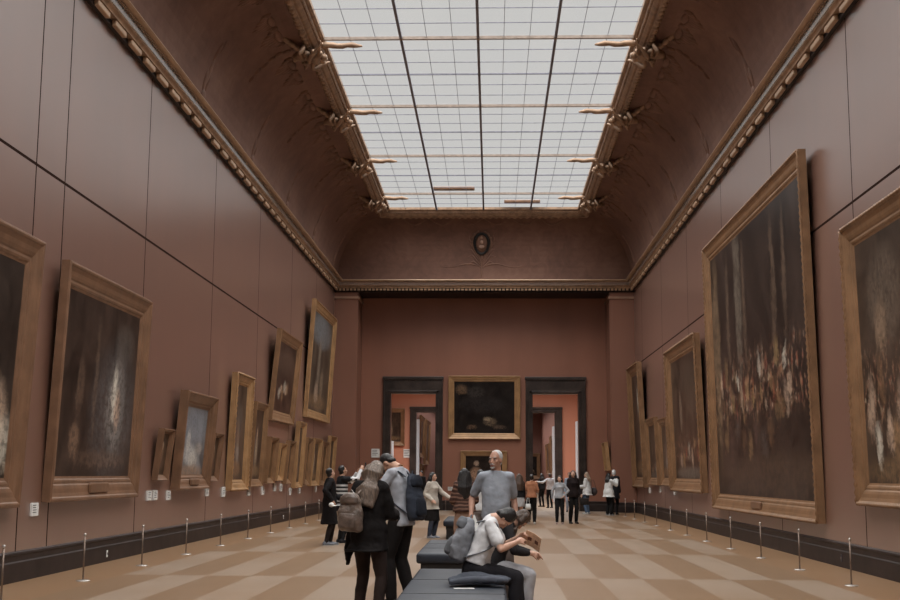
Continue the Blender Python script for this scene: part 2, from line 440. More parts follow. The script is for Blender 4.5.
# cove reliefs: scalloped swags below the skylight, leaf plumes above the cornice, crest on the end
def cove_pt(f, side, y):
    t = PI/2*f; i = .12 + 1.96*(1-math.cos(t))**.92
    return V((XL+i if side < 0 else XR-i, y, 9.86+2.5*math.sin(t)))
bm = bmesh.new()
def leaf_on(bm, f, s, y, rf, ry, th=.05):
    """flattened lobe lying on the cove"""
    c = cove_pt(f, s, y); u = (cove_pt(f+.03, s, y)-cove_pt(f-.03, s, y)).normalized(); n_ = u.cross(V((0, 1, 0)))
    ell(bm, c, (rf, ry, th), Matrix((u, V((0, 1, 0)), n_)).transposed(), 12, 7)
for s in (-1, 1):
    for y in BARS[:5]:
        for j, w_ in ((-2.05, .42), (-1.05, .5), (1.05, .5), (2.05, .42)):
            yc = y + j
            for k in range(7): leaf_on(bm, .70+.012*abs(k-3)**1.5, s, yc+(k-3)*w_*.26, .26-.045*abs(k-3), w_*.15, .045)
            leaf_on(bm, .80, s, yc, .1, w_*.7, .06); leaf_on(bm, .79, s, yc-w_, .12, .08, .07); leaf_on(bm, .79, s, yc+w_, .12, .08, .07)
        for k in range(7): leaf_on(bm, .88-.07*k, s, y+.05*math.sin(k*2), .12, .1-.008*k, .06)
        for q, f0, a_, b_ in ((0, .22, .42, .09), (-.12, .16, .3, .07), (.12, .18, .32, .07), (-.05, .36, .3, .06), (.07, .4, .22, .05), (0, .08, .14, .16)): leaf_on(bm, f0, s, y+2.9+q, a_, b_)
struct(mk('trim_8', bm, M['relief'], smooth=True))
def cove_end(f, x):
    t = PI/2*f; i = .12 + 1.22*(1-math.cos(t))**.92
    return V((x, 51.7-i, 9.86+2.5*math.sin(t)))
bm = bmesh.new(); cx = -.45
for k in range(6):
    xc = GX0 + 1.0 + k*1.17
    tube(bm, [cove_end(.84-.13*math.sin(PI*j/8), xc-.5+j/8) for j in range(9)], [.015+.022*math.sin(PI*j/8) for j in range(9)], 6)
for q in (-1, 1):
    for j in range(5):
        tube(bm, [cove_end(.12+.02*j, cx), cove_end(.2+.07*j, cx+q*(.35+.05*j)), cove_end(.16+.09*j, cx+q*(.62-.03*j))], [.02, .03, .008], 6)
    tube(bm, [cove_end(.15+.02*math.sin(j), cx+q*(.2+.25*j)) for j in range(7)], [.03-.003*j for j in range(7)], 6)
tube(bm, [cove_end(.03+.05*j, cx) for j in range(6)], .035, 6)
struct(mk('trim_9', bm, M['relief'], smooth=True))
crest = empty('wall_crest', cove_end(.42, cx)); tag(crest, 'dark oval crest ringed in leaves on the end cove below the skylight', 'crest')
bm = bmesh.new(); d = cove_end(.6, 0)-cove_end(.3, 0); d = d.normalized(); nrm = V((0, -d.z, d.y)); nrm = nrm if nrm.y < 0 else -nrm
tube(bm, [V((.30*math.sin(a), 0, 0)) + d*(.42*math.cos(a)*(1.0 if math.cos(a) > 0 else 1.15)) + nrm*.06 for a in [2*PI*k/24 for k in range(25)]], .06, 7, False)
mk('ring', bm, M['bench_b'], crest, True)
bm = bmesh.new(); ell(bm, nrm*.02, (.26, .07, .4), Matrix.Rotation(-math.asin(max(-1, min(1, d.y))), 3, 'X'), 14, 8); mk('shield', bm, M['relief'], crest, True)
bm = bmesh.new(); ell(bm, nrm*.1+d*.05, (.07, .05, .1)); ell(bm, nrm*.08-d*.14, (.12, .04, .1)); ell(bm, nrm*.08+d*.24, (.05, .04, .06)); mk('relief_bust', bm, M['stone'], crest, True)
for q in (-1, 1):
    bm = bmesh.new(); aa = [.35+.2*k for k in range(13)]
    tube(bm, [V((q*.41*math.sin(a), 0, 0))+d*(.52*math.cos(a))+nrm*.04 for a in aa], [.03 if k % 2 else .075-.003*k for k in range(13)], 7)
    mk('leaf_spray', bm, M['relief'], crest, True)

# ------------------------------------------------------------------ the rooms beyond the doors
Y2 = 72.
for nm, a, b in (('wall_next_left', (-9.3, YF+.35, 0), (-9, Y2, 8)), ('wall_next_right', (9, YF+.35, 0), (9.3, Y2, 8))):
    bm = bmesh.new(); box(bm, a, b); struct(mk(nm, bm, M['wall_next']))
bm = bmesh.new(); box(bm, (-9, YF+.351, 5.9), (9, YF+.36, 8)); struct(mk('wall_next_front', bm, M['wall_next']))
DL2 = (-4.84, -4.5, -2.4, -2.1); DR2 = (1.45, 1.75, 3.72, 4.12)
holed_wall('wall_next_far', Y2, Y2+.35, -9, 9, 8, M['wall_next'], (DL2, DR2), 5.2)
casing('door_3', DL2, Y2, Y2+.35, 5.2, 5.46); casing('door_4', DR2, Y2, Y2+.35, 5.2, 5.46)
bm = bmesh.new()
for a, b in (((-9.3, YF+.35, 8), (-5.5, Y2+.35, 8.2)), ((5.5, YF+.35, 8), (9.3, Y2+.35, 8.2)), ((-5.5, YF+.2, 8), (5.5, YF+3, 8.2)), ((-5.5, Y2-3, 8), (5.5, Y2+.35, 8.2))): box(bm, a, b)
struct(mk('ceiling_next', bm, M['cove']))
for nm, a, b in (('wall_third_left', (-4.9, Y2+.35, 0), (-4.6, 106, 7)), ('wall_third_right', (4.25, Y2+.35, 0), (4.55, 106, 7)), ('wall_third_far', (-4.6, 106, 0), (4.25, 106.3, 7)), ('wall_third_middle', (-1.2, Y2+.35, 0), (-.9, 106, 7))):
    bm = bmesh.new(); box(bm, a, b); struct(mk(nm, bm, M['wall_third']))
bm = bmesh.new()
for a, b in (((-4.9, Y2+.35, 7), (-3.6, 106, 7.2)), ((-2.2, Y2+.35, 7), (.3, 106, 7.2)), ((3, Y2+.35, 7), (4.55, 106, 7.2)), ((-3.6, 103, 7), (3, 106, 7.2)), ((-3.6, Y2+.35, 7), (3, Y2+1.5, 7.2))): box(bm, a, b)
struct(mk('ceiling_third', bm, M['cove']))
for k, (x, y, w, rz, h) in enumerate(((DL[1]+.035, YF+.45, .5, .06, 3.0), (DR[2]-.035, YF+.45, .5, -.06, 3.9), (DL2[1]+.035, Y2+.45, .6, .12, 4.8), (DR2[2]-.035, Y2+.45, .6, -.1, 4.4))):  # leaves added at the jambs; their white stands in for slivers of light
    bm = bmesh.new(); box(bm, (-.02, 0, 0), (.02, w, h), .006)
    o = struct(mk('door_%d' % (k+5), bm, M['jamb_light'], loc=(x, y, 0))); o.rotation_euler.z = -rz*1.5

# ------------------------------------------------------------------ daylight
w = bpy.data.worlds.new('sky'); S.world = w; w.use_nodes = True
n, l = w.node_tree.nodes, w.node_tree.links; bg = n['Background']
tc = n.new('ShaderNodeTexCoord'); sx = n.new('ShaderNodeSeparateXYZ'); l.new(tc.outputs['Generated'], sx.inputs[0])
mr = n.new('ShaderNodeMapRange'); mr.interpolation_type = 'SMOOTHSTEP'; l.new(sx.outputs[2], mr.inputs[0])
SKY_LOW, SKY_HIGH = .62, 6.6
for i, v in enumerate((.385, .62, SKY_LOW, SKY_HIGH)): mr.inputs[i+1].default_value = v
bg.inputs[0].default_value = (1., 1.0, .985, 1); l.new(mr.outputs[0], bg.inputs[1])
def portal(x0, x1, y0, y1, z):
    ld = bpy.data.lights.new('skylight_portal', 'AREA'); ld.shape = 'RECTANGLE'; ld.size = x1-x0; ld.size_y = y1-y0
    ld.cycles.is_portal = True
    o = bpy.data.objects.new('skylight_portal', ld); C.objects.link(o); o.location = ((x0+x1)/2, (y0+y1)/2, z)
portal(GX0, GX1, GY0, GY1, GZ+.5); portal(-5.5, 5.5, YF+3, Y2-3, 8.1); portal(-3.6, -2.2, Y2+1.5, 103, 7.1); portal(.3, 3, Y2+1.5, 103, 7.1)
# ------------------------------------------------------------------ paintings
SK = (.62, .44, .32); CRM = (.66, .6, .5); BRN = (.20, .11, .06); DKB = (.018, .013, .012); RED = (.3, .07, .04); BLU = (.16, .2, .27); GRY = (.3, .3, .3); GLD = (.45, .3, .13); OCH = (.36, .22, .11)
def crowd(n, u0, u1, w0, w1, seed, cols=(SK, CRM, OCH, RED, BRN), ru=.03, rw=.09, s=.7):
    rr = random.Random(seed)
    return [(u0+(u1-u0)*(i+.5)/n, rr.uniform(w0, w1), rr.uniform(.7, 1.3)*ru, rr.uniform(.7, 1.4)*rw, cols[i % len(cols)], s*rr.uniform(.6, 1)) for i in range(n)]
CV = dict(
 ruin=canvas_mat('oil_paint_a', (.055, .035, .027), [(.7, .38, .42, .5, (.13, .12, .12), .6), (.72, .42, .16, .38, (.26, .24, .22), .7), (.69, .5, .055, .2, CRM, .8), (.74, .4, .05, .16, (.5, .32, .22), .7), (.42, .55, .03, .45, (.15, .1, .07), .6), (.22, .5, .06, .2, (.16, .1, .07), .7), (.2, .2, .08, .12, (.28, .17, .11), .7), (.55, .1, .5, .06, (.16, .1, .07), .6), (.8, .8, .2, .15, (.1, .09, .08), .6)], 1),
 dusk=canvas_mat('oil_paint_b', (.045, .032, .026), [(.9, .28, .1, .22, SK, .7), (.86, .4, .06, .07, SK, .7), (.97, .16, .1, .15, CRM, .7), (.7, .2, .2, .2, (.2, .12, .08), .6), (.4, .7, .4, .3, (.1, .08, .07), .6), (.5, .05, .6, .06, OCH, .5)], 2),
 sky=canvas_mat('oil_paint_c', (.2, .2, .21), [(.5, .75, .7, .4, (.25, .27, .31), .8), (.4, .3, .3, .2, (.55, .53, .5), .9), (.3, .5, .1, .22, (.6, .57, .52), .8), (.55, .22, .25, .15, (.6, .55, .48), .8), (.5, .05, .7, .12, (.33, .2, .12), .9), (.75, .4, .2, .12, (.5, .42, .36), .6)], 3),
 small=canvas_mat('oil_paint_d', (.09, .055, .035), [(.5, .55, .22, .3, (.3, .17, .1), .8), (.5, .72, .1, .12, SK, .7), (.5, .3, .4, .2, (.14, .07, .05), .8)], 4),
 tall=canvas_mat('oil_paint_e', (.11, .07, .05), [(.5, .4, .13, .3, (.3, .2, .15), .7), (.5, .28, .16, .12, (.36, .33, .3), .6), (.55, .65, .3, .2, (.09, .08, .07), .7), (.4, .12, .5, .1, (.3, .17, .09), .7)], 5),
 figure=canvas_mat('oil_paint_f', (.08, .05, .035), [(.5, .42, .16, .3, (.45, .35, .25), .8), (.5, .68, .08, .08, SK, .7), (.5, .12, .6, .1, OCH, .6)], 6),
 group=canvas_mat('oil_paint_g', (.07, .04, .03), crowd(6, .25, .75, .22, .42, 3, (CRM, SK, OCH), .07, .1, .85) + [(.5, .75, .5, .25, (.11, .07, .05), .6)], 7),
 vista=canvas_mat('oil_paint_h', (.10, .075, .055), [(.5, .85, .6, .22, (.2, .22, .24), .85), (.45, .5, .08, .35, (.3, .24, .18), .7), (.62, .3, .1, .2, (.36, .27, .18), .7), (.5, .1, .5, .1, OCH, .6), (.4, .2, .12, .14, SK, .6)], 8),
 amber=canvas_mat('oil_paint_i', (.16, .085, .04), [(.5, .5, .25, .35, (.36, .21, .1), .8), (.5, .6, .12, .15, SK, .6)], 9),
 hall=canvas_mat('oil_paint_j', (.05, .034, .028), [(.12+.1*i, .72, .025, .3, (.15, .1, .07), .75) for i in (1, 3, 6, 7)] + [(.35, .75, .05, .4, (.22, .18, .14), .7), (.05, .55, .06, .55, (.3, .2, .12), .6)] + crowd(22, .08, .85, .36, .5, 5, (SK, (.2, .06, .04), OCH, BRN, GLD, BRN, CRM), .02, .06, .7) + crowd(18, .1, .82, .3, .42, 9, (BRN, OCH, SK, (.12, .07, .06), RED), .02, .05, .7) + crowd(9, .1, .75, .18, .32, 8, (OCH, (.12, .07, .06), (.12, .1, .09), BRN), .035, .07, .6) + [(.6, .08, .7, .1, (.1, .065, .045), .7)], 10, .3, .5, (.25, .58, .8)),
 battle=canvas_mat('oil_paint_k', (.075, .05, .037), crowd(10, .05, .7, .15, .5, 12, (SK, CRM, BRN, SK, OCH), .05, .13, .85) + [(.3, .75, .25, .25, (.16, .12, .09), .7), (.25, .62, .08, .14, (.3, .2, .13), .7), (.5, .05, .6, .08, OCH, .5)], 11, .3, .5, (.1, .6, .6)),
 scene=canvas_mat('oil_paint_l', (.075, .048, .035), crowd(7, .2, .9, .12, .3, 21, (SK, OCH, RED, CRM), .05, .07, .75) + [(.3, .55, .08, .2, (.3, .22, .16), .6), (.7, .7, .3, .3, (.1, .07, .05), .6), (.5, .05, .6, .06, (.2, .17, .14), .7)], 13, .3, .5, (.1, .4, .6)),
 column=canvas_mat('oil_paint_m', (.07, .045, .033), [(.55, .75, .09, .18, CRM, .8), (.5, .4, .25, .4, (.13, .09, .065), .7), (.5, .1, .5, .08, OCH, .6)], 14),
 wreck=canvas_mat('oil_paint_n', (.022, .017, .015), [(.12, .85, .12, .12, (.2, .12, .07), .8), (.35, .8, .2, .14, (.06, .05, .045), .7), (.6, .22, .14, .1, (.2, .14, .09), .8), (.55, .28, .08, .05, (.33, .25, .17), .8), (.3, .12, .1, .06, (.22, .13, .08), .7), (.75, .12, .14, .05, (.15, .1, .07), .7), (.5, .55, .5, .2, (.035, .03, .03), .6)], 15),
 reclining=canvas_mat('oil_paint_o', (.03, .02, .016), [(.28, .3, .22, .34, (.5, .3, .2), .9), (.3, .72, .09, .13, SK, .8), (.5, .15, .3, .12, (.36, .2, .14), .8)], 16),
)
def painting(name, loc, rz, W, Hh, cv, label, cat='painting', group=None, fw=.3, dp=.15, tilt=.1, fm='gilt', plate=False, beads=0, slip=True):
    root = empty(name, loc, rz, math.atan2(tilt, Hh)); tag(root, label, cat, group)
    def lp(t, y): return [V((-W/2+t, -y, t)), V((W/2-t, -y, t)), V((W/2-t, -y, Hh-t)), V((-W/2+t, -y, Hh-t))]
    bm = bmesh.new()
    rect_loft(bm, [lp(t*fw, y*dp) for t, y in ((.0, 0), (0, .85), (.03, .97), (.09, 1), (.15, .95), (.19, .84), (.34, .7), (.5, .63), (.62, .52), (.68, .4), (.77, .42), (.84, .35), (.88, .24), (1, .16), (1, .05))])
    fr = mk('frame', bm, M[fm], root)
    if beads:
        bm = bmesh.new(); k = 2*int(2*(W+Hh)/beads); per = 2*(W+Hh); pp = []
        for i in range(k+1):
            q = per*(i % k)/k; e = fw*.06
            if q < W: p = (-W/2+q, 0, e)
            elif q < W+Hh: p = (W/2-e, 0, q-W)
            elif q < 2*W+Hh: p = (W/2-(q-W-Hh), 0, Hh-e)
            else: p = (-W/2+e, 0, Hh-(q-2*W-Hh))
            pp.append((p[0], -dp*.96, p[2]))
        tube(bm, pp, [beads*(.3 if i % 2 else .14) for i in range(k+1)], 6)
        mk('beaded_border', bm, M[fm], fr, True)
    bm = bmesh.new(); t = fw*.97; y = dp*.18
    box(bm, (-W/2+t, -y, t), (W/2-t, -.02, Hh-t)); mk('canvas', bm, CV[cv], root)
    if plate:
        bm = bmesh.new(); pw = min(.5, W*.13); box(bm, (-pw, -dp*.95, fw*.28), (pw, -dp*.6, fw*.72), .03)
        mk('name_plate', bm, M['gilt_d'], root)
    return root
def on_left(Y0, Y1, z, h, *a, **k): return painting('framed_painting', (XL+.003, (Y0+Y1)/2, z), PI/2, Y1-Y0, h, *a, **k)
def on_right(Y0, Y1, z, h, *a, **k): return painting('framed_painting', (XR-.003, (Y0+Y1)/2, z), -PI/2, Y1-Y0, h, *a, **k)
def on_far(x0, x1, z, h, Y, *a, **k): return painting('framed_painting', ((x0+x1)/2, Y-.003, z), 0, x1-x0, h, *a, **k)
GL, GR = 'paintings on the wall of small pictures', 'paintings on the wall of the huge canvas'
on_left(11.2, 17.17, 1.06, 3.81, 'dusk', 'large dark painting cut by the picture edge, pale draped figure in its corner', group=GL, fw=.42, tilt=.17, fm='gilt_d')
on_left(18.35, 22.96, 1.1, 3.72, 'ruin', 'large dark painting in a broad brown-gold frame with a pale upright figure', group=GL, fw=.4, tilt=.13, fm='gilt_d', plate=True)
on_left(24.27, 25.13, 1.41, 1.04, 'small', 'small brown framed painting between the dark pale-figure canvas and the cloudy blue-grey one', group=GL, fw=.11, dp=.13, tilt=.12, fm='gilt_d')
on_left(25.75, 28.59, 1.2, 2.12, 'sky', 'cloudy blue-grey painting with white shapes in a deep brown-gold frame', group=GL, fw=.33, dp=.2, tilt=.15, fm='gilt_d', plate=True)
on_left(28.83, 29.76, 1.37, 1.15, 'small', 'small brown framed painting tucked beside the cloudy blue-grey painting, towards the doors', group=GL, fw=.12, dp=.13, tilt=.12, fm='gilt_d')
on_left(31.08, 33.24, 1.11, 3.03, 'tall', 'tall upright brown painting in a bright beaded gold frame', group=GL, fw=.28, dp=.16, tilt=.1, fm='gilt_b', plate=False, beads=.13)
on_left(33.7, 35.55, 1.18, 2.37, 'figure', 'upright painting of one pale figure right after the tall beaded gold frame', group=GL, fw=.22, tilt=.13)
on_left(36.61, 40.74, 3.16, 2.8, 'group', 'painting hung high with pale group of figures, lower of the two high-hung ones', group=GL, fw=.34, dp=.16, tilt=.25)
on_left(43.6, 49.72, 3.58, 4.3, 'vista', 'big high-hung painting with grey-blue sky in a thin gold frame near the corner', group=GL, fw=.34, dp=.16, tilt=.25, fm='gilt_b')
G2 = 'low row of upright gold frames under the high-hung paintings'
rowd = [(36.06, 37.33, 1.26, 1.39, 'amber', 'first upright gold frame of the low row, coming from the tall beaded frame'),
 (37.77, 38.86, 1.33, 1.18, 'amber', 'shortest gold frame of the low row, second under the high-hung group painting'),
 (39.43, 40.57, 1.22, 1.41, 'figure', 'third upright gold frame of the low row, just before the tallest one'),
 (41.36, 42.85, 1.07, 2.26, 'tall', 'tallest gold frame of the low row, topping its neighbours'),
 (43.29, 44.55, 1.16, 1.68, 'amber', 'narrow gold frame just past the tallest one of the low row'),
 (44.98, 46.96, 1.1, 1.77, 'figure', 'wide bright gold frame third from the corner in the low row'),
 (47.34, 49.06, 1.1, 1.71, 'amber', 'gold frame second from the corner, behind the person in the long dark coat'),
 (49.5, 51.4, 1.09, 2.0, 'tall', 'last gold frame of the low row, beside the corner pilaster')]
for i, (a, b, z, h, cv, lb) in enumerate(rowd): on_left(a, b, z, h, cv, lb, group=G2, fw=.2 if i > 2 else .17, dp=.16, tilt=.13, fm='gilt_b' if i % 2 else 'gilt')
on_right(15.2, 20.2, 1.1, 4.54, 'battle', 'large crowded painting cut by the picture edge, next to the huge canvas', group=GR, fw=.36, dp=.16, tilt=.1, plate=False, beads=.13)
on_right(22.65, 33.2, .70, 7.01, 'hall', 'huge painting of a crowded hall, biggest canvas in the room', group=GR, fw=.4, dp=.16, tilt=.12, plate=True, beads=.13)
on_right(34.7, 40.7, 1.07, 4.53, 'scene', 'large upright painting just past the huge canvas, towards the doors', group=GR, fw=.4, dp=.18, tilt=.15, beads=.17)
on_right(41.3, 43.42, 1.2, 2.32, 'tall', 'smaller of the two low paintings, nearer the huge canvas', group=GR, fw=.28, tilt=.1)
on_right(44.2, 47.0, 1.2, 2.46, 'scene', 'wider of the two low paintings, nearer the doors', group=GR, fw=.28, tilt=.1)
on_right(47.86, 51.6, 1.09, 4.9, 'column', 'tall painting with pale streak, last before the corner pilaster', group=GR, fw=.4, dp=.18, tilt=.2, beads=.17)
on_far(-1.92, 1.24, 3.08, 2.77, YF, 'wreck', 'very dark stormy painting in gold frame high between the two doorways', group='paintings on the end wall', fw=.27, dp=.16, tilt=.1, fm='gilt_b')
on_far(-1.38, .66, 1.0, 1.58, YF, 'reclining', 'low painting of a bare-shouldered figure under the dark stormy one', group='paintings on the end wall', fw=.24, dp=.15, tilt=.04, fm='gilt_b')
# a narrow frame seen edge-on on the recess side of the pilaster
painting('framed_painting', (5.015, 52.6, 1.75), -PI/2, 1.4, 1.2, 'amber', 'gold frame seen edge-on beside the white-haired visitor', group='paintings on the end wall', fw=.2, dp=.16, tilt=.12, fm='gilt_b')
# in the rooms beyond
GB = 'paintings in the rooms beyond the doors'
on_far(-6.9, -5.15, 3.2, 2.2, Y2, 'figure', 'gold painting high in the next room, by the inner doorway seen through the first doorway', group=GB, fw=.25)
on_far(-6.6, -5.2, .55, 1.55, Y2, 'amber', 'glowing gold painting low in the next room, glimpsed between the bowed heads', group=GB, fw=.25, fm='gilt_b')
for (y0, y1, z, h, cv, lb) in ((75.5, 80, 2.6, 2.6, 'group', 'nearer high painting on the far plum wall through the first doorway'), (82, 87, 2.2, 3.0, 'tall', 'farther high painting on the far plum wall through the first doorway'), (76, 80, .9, 1.3, 'figure', 'low gold painting on the far plum wall through the first doorway')):
    painting('framed_painting', (-4.597, (y0+y1)/2, z), PI/2, y1-y0, h, cv, lb, group=GB, fw=.3, fm='gilt')
for (y0, y1, z, h, cv, lb) in ((82, 86, 1.6, 2.6, 'group', 'nearer painting seen edge-on deep beyond the second doorway'), (88, 93, 1.6, 2.2, 'tall', 'farther painting seen edge-on deep beyond the second doorway')):
    painting('framed_painting', (4.247, (y0+y1)/2, z), -PI/2, y1-y0, h, cv, lb, group=GB, fw=.3)
on_far(3.0-.1, 4.15, 1.2, 2.2, 106, 'wreck', 'distant dark painting on the end wall beyond the second doorway', group=GB, fw=.3)

# ------------------------------------------------------------------ caption plates, posts, small fittings
def plate(loc, rz, w, h, label, name='caption_sign', cat='caption plate', group='white caption plates under the paintings'):
    root = empty(name, loc, rz, 0); tag(root, label, cat, group)
    bm = bmesh.new(); box(bm, (-w/2, -.035, -h/2), (w/2, 0, h/2), .004); mk('card', bm, M['white'], root)
    bm = bmesh.new(); random.seed(int(w*1000+loc[1]*10))
    for k in range(4):
        z = h*(.3-.18*k); box(bm, (-w*.4, -.037, z), (w*random.uniform(.05, .38), -.0345, z+h*.06))
    mk('print', bm, M['ink'], root)
    return root
for (y, z, lb) in ((18.05, 1.0, 'white caption plate between the two large dark paintings'),
 (24.12, 1.1, 'white caption plate right after the pale-figure canvas, first of a close pair'), (24.55, 1.1, 'white caption plate right after the pale-figure canvas, second of a close pair'), (25.58, 1.08, 'white caption plate below the first small brown frame'),
 (29.06, 1.1, 'white caption plate below the edge of the cloudy blue-grey painting'), (30.85, 1.08, 'white caption plate just before the tall beaded gold frame'), (34.11, 1.05, 'white caption plate just past the tall beaded gold frame'),
 (36.21, 1.04, 'white caption plate below the one-figure painting'), (38.22, 1.12, 'white caption plate below the first gold frame of the low row'), (39.31, 1.1, 'white caption plate below the shortest gold frame of the low row'), (41.15, .95, 'white caption plate below the third gold frame of the low row'),
 (43.1, .98, 'white caption plate below the tallest gold frame of the low row'), (47.1, .98, 'white caption plate below the wide bright gold frame of the low row')):
    plate((XL+.001, y, z), PI/2, .26 if y < 30 else .3, .19 if y < 30 else .24, lb)
for (y, z, lb) in ((44.5, 1.05, 'white caption plate under the gap between the two low paintings'), (41.0, 1.02, 'white caption plate below the smaller low painting'), (47.5, .98, 'white caption plate below the tall pale-streak painting')):
    plate((XR-.001, y, z), -PI/2, .3, .2, lb)
plate((-5.1, YF-.001, 2.45), 0, .36, .38, 'square white notice on the end wall beside the first doorway', 'wall_notice', 'notice', 'white notices')
plate((-5.0, Y2-.001, 2.75), 0, .42, .5, 'white notice in the next room beside the inner doorway', 'wall_notice', 'notice', 'white notices')
plate((-1.82, YF-.001, .42+.0), 0, .2, .16, 'white caption plate by the low painting of the bare-shouldered figure').location.z = .93
def outlet(loc, rz, label, mt):
    root = empty('power_socket', loc, rz); tag(root, label, 'socket', 'sockets in the skirting')
    bm = bmesh.new(); box(bm, (-.035, -.012, -.06), (.035, 0, .06), .004); mk('cover', bm, mt, root)
    bm = bmesh.new(); box(bm, (-.015, -.016, -.02), (.015, -.0115, .02), .002); mk('insert', bm, M['ink'] if mt != M['ink'] else M['steel'], root)
outlet((XL+.05, 21.5, .14), PI/2, 'white socket in the dark skirting below the pale-figure canvas', M['white'])
outlet((XL+.05, 39.7, .15), PI/2, 'white socket in the dark skirting below the low row of gold frames', M['white'])
outlet((XR-.05, 21.56, .16), -PI/2, 'dark socket in the skirting by the huge canvas', M['ink'])
def post(loc, label):
    root = empty('barrier_post', loc); tag(root, label, 'barrier post', 'low barrier posts along the walls')
    bm = bmesh.new(); lathe(bm, [(.10, 0), (.10, .008), (.085, .014), (.02, .022)]); mk('foot_disc', bm, M['base_metal'], root, True)
    bm = bmesh.new(); lathe(bm, [(.0125, .018), (.0125, .64)], 10); mk('rod', bm, M['steel'], root, True)
    bm = bmesh.new(); lathe(bm, [(.014, .635), (.02, .645), (.02, .665), (.012, .675)], 10); mk('tip', bm, M['base_metal'], root, True)
    return root
ORD = 'nearest second third fourth fifth sixth seventh eighth ninth tenth eleventh twelfth thirteenth'.split()
p0 = post((-5.9, 14.78, 0), 'slim barrier post at the picture edge, nearest along the wall of small pictures')
def more(x, y, label):
    o = copytree(p0); o.location = (x, y, 0); o['label'] = label
for k in range(1, 13): more(-5.9+.012*k, 14.78+2.925*k, 'slim barrier post along the wall of small pictures, %s from the camera' % ORD[k])
for k in range(12): more(5.14-.006*k, 17.97+2.92*k, ('slim barrier post along the wall of the huge canvas, %s from the camera' if k else 'slim barrier post along the wall of the huge canvas, %s to the camera') % ORD[k])
more(-1.98, 52.75, 'slim barrier post before the end wall, by the first doorway'); more(1.15, 52.75, 'slim barrier post before the end wall, by the second doorway')

# ------------------------------------------------------------------ benches
def bench(x0, x1, y0, y1, label):
    root = empty('upholstered_bench', ((x0+x1)/2, (y0+y1)/2, 0)); tag(root, label, 'bench', 'dark upholstered benches down the middle')
    a, b = (x1-x0)/2, (y1-y0)/2
    bm = bmesh.new(); box(bm, (-a, -b, .31), (a, b, .455), .035)
    c = mk('cushion', bm, M['bench'], root, True)
    for q in (-1/3, 1/3): bm = bmesh.new(); box(bm, (-a+.02, b*q-.006, .44), (a-.02, b*q+.006, .458)); mk('seam', bm, M['bench_b'], c)
    bm = bmesh.new(); box(bm, (-a+.06, -b+.06, .23), (a-.06, b-.06, .315), .01); mk('rail', bm, M['bench_b'], root)
    for sx in (-1, 1):
        for sy in (-1, 1):
            bm = bmesh.new(); box(bm, (sx*(a-.17)-.05 if sx > 0 else -a+.07, sy*(b-.14)-.05, 0), (sx*(a-.17)+.1 if sx > 0 else -a+.22, sy*(b-.14)+.05, .24), .01); mk('leg', bm, M['bench_b'], root)
    return root
bench(-.86, .14, 10.0, 14.55, 'long navy upholstered bench nearest the camera, the seated pair on it')
bench(-1.06, -.06, 17.3, 20.9, 'navy upholstered bench behind the nearest one, beyond the grey backpack')
bench(-1.17, -.2, 29.6, 32.6, 'small-looking dark bench farthest off, behind the striped shawl')

# ------------------------------------------------------------------ people
def hair_mat(name, col, rough=.45):
    t = NT(name); v = t.coord(); n1 = t.noise(v, 1, 3, .6, .4, (90, 90, 7)); n2 = t.noise(v, 6, 2)
    c = t.mix(t.rng(n1, .32, .68), tuple(c*.35 for c in col)+(1,), tuple(min(1, c*1.5) for c in col)+(1,))
    t.bump(n1, .7, .012)
    return t.fin(c, rough, 0, .4)
SKIN = {'light': plain('skin_light', (.50, .30, .22), .55, 0, .35, .08, 30), 'mid': plain('skin_mid', (.40, .23, .155), .55, 0, .35, .08, 30), 'tan': plain('skin_tan', (.34, .185, .13), .55, 0, .35, .1, 30)}
HAIR = {'black': hair_mat('hair_black', (.012, .01, .01), .4), 'brown': hair_mat('hair_brown', (.06, .036, .025)), 'ash': hair_mat('hair_ash', (.125, .09, .068), .5),
        'grey': plain('hair_grey', (.42, .42, .42), .55, 0, .3, .25, 40, .3), 'blond': hair_mat('hair_blond', (.3, .22, .16), .5), 'white': plain('hair_white', (.6, .6, .6), .55, 0, .3, .2, 40, .3)}
LIP = plain('lips', (.26, .10, .085), .45); EYE = plain('eyes', (.03, .022, .02), .2); EYEW = plain('eye_white', (.33, .29, .27), .3)
wrk = bpy.data.textures.new('fabric_folds', 'CLOUDS'); wrk.noise_scale = .11; wrk.noise_depth = 2
def soft(name, bm, mat, parent, vox=.011, it=5, folds=0.):
    o = mk(name, bm, mat, parent, True)
    r = o.modifiers.new('join', 'REMESH'); r.mode = 'VOXEL'; r.voxel_size = vox; r.use_smooth_shade = True
    s = o.modifiers.new('smooth', 'SMOOTH'); s.factor = .5; s.iterations = it
    if folds:
        d = o.modifiers.new('folds', 'DISPLACE'); d.texture = wrk; d.strength = folds; d.texture_coords = 'LOCAL'; d.mid_level = .5
    return o
def ik(a, b, l1, l2, hint):
    a, b = V(a), V(b); d = b-a; L = min(d.length, (l1+l2)*.999); d.normalize(); b = a+d*L
    x = (l1*l1-l2*l2+L*L)/(2*L); h = math.sqrt(max(0, l1*l1-x*x)); u = V(hint); u = u-d*u.dot(d)
    u = u.normalized() if u.length > 1e-6 else V((0, -1, 0))
    return a+d*x+u*h, b
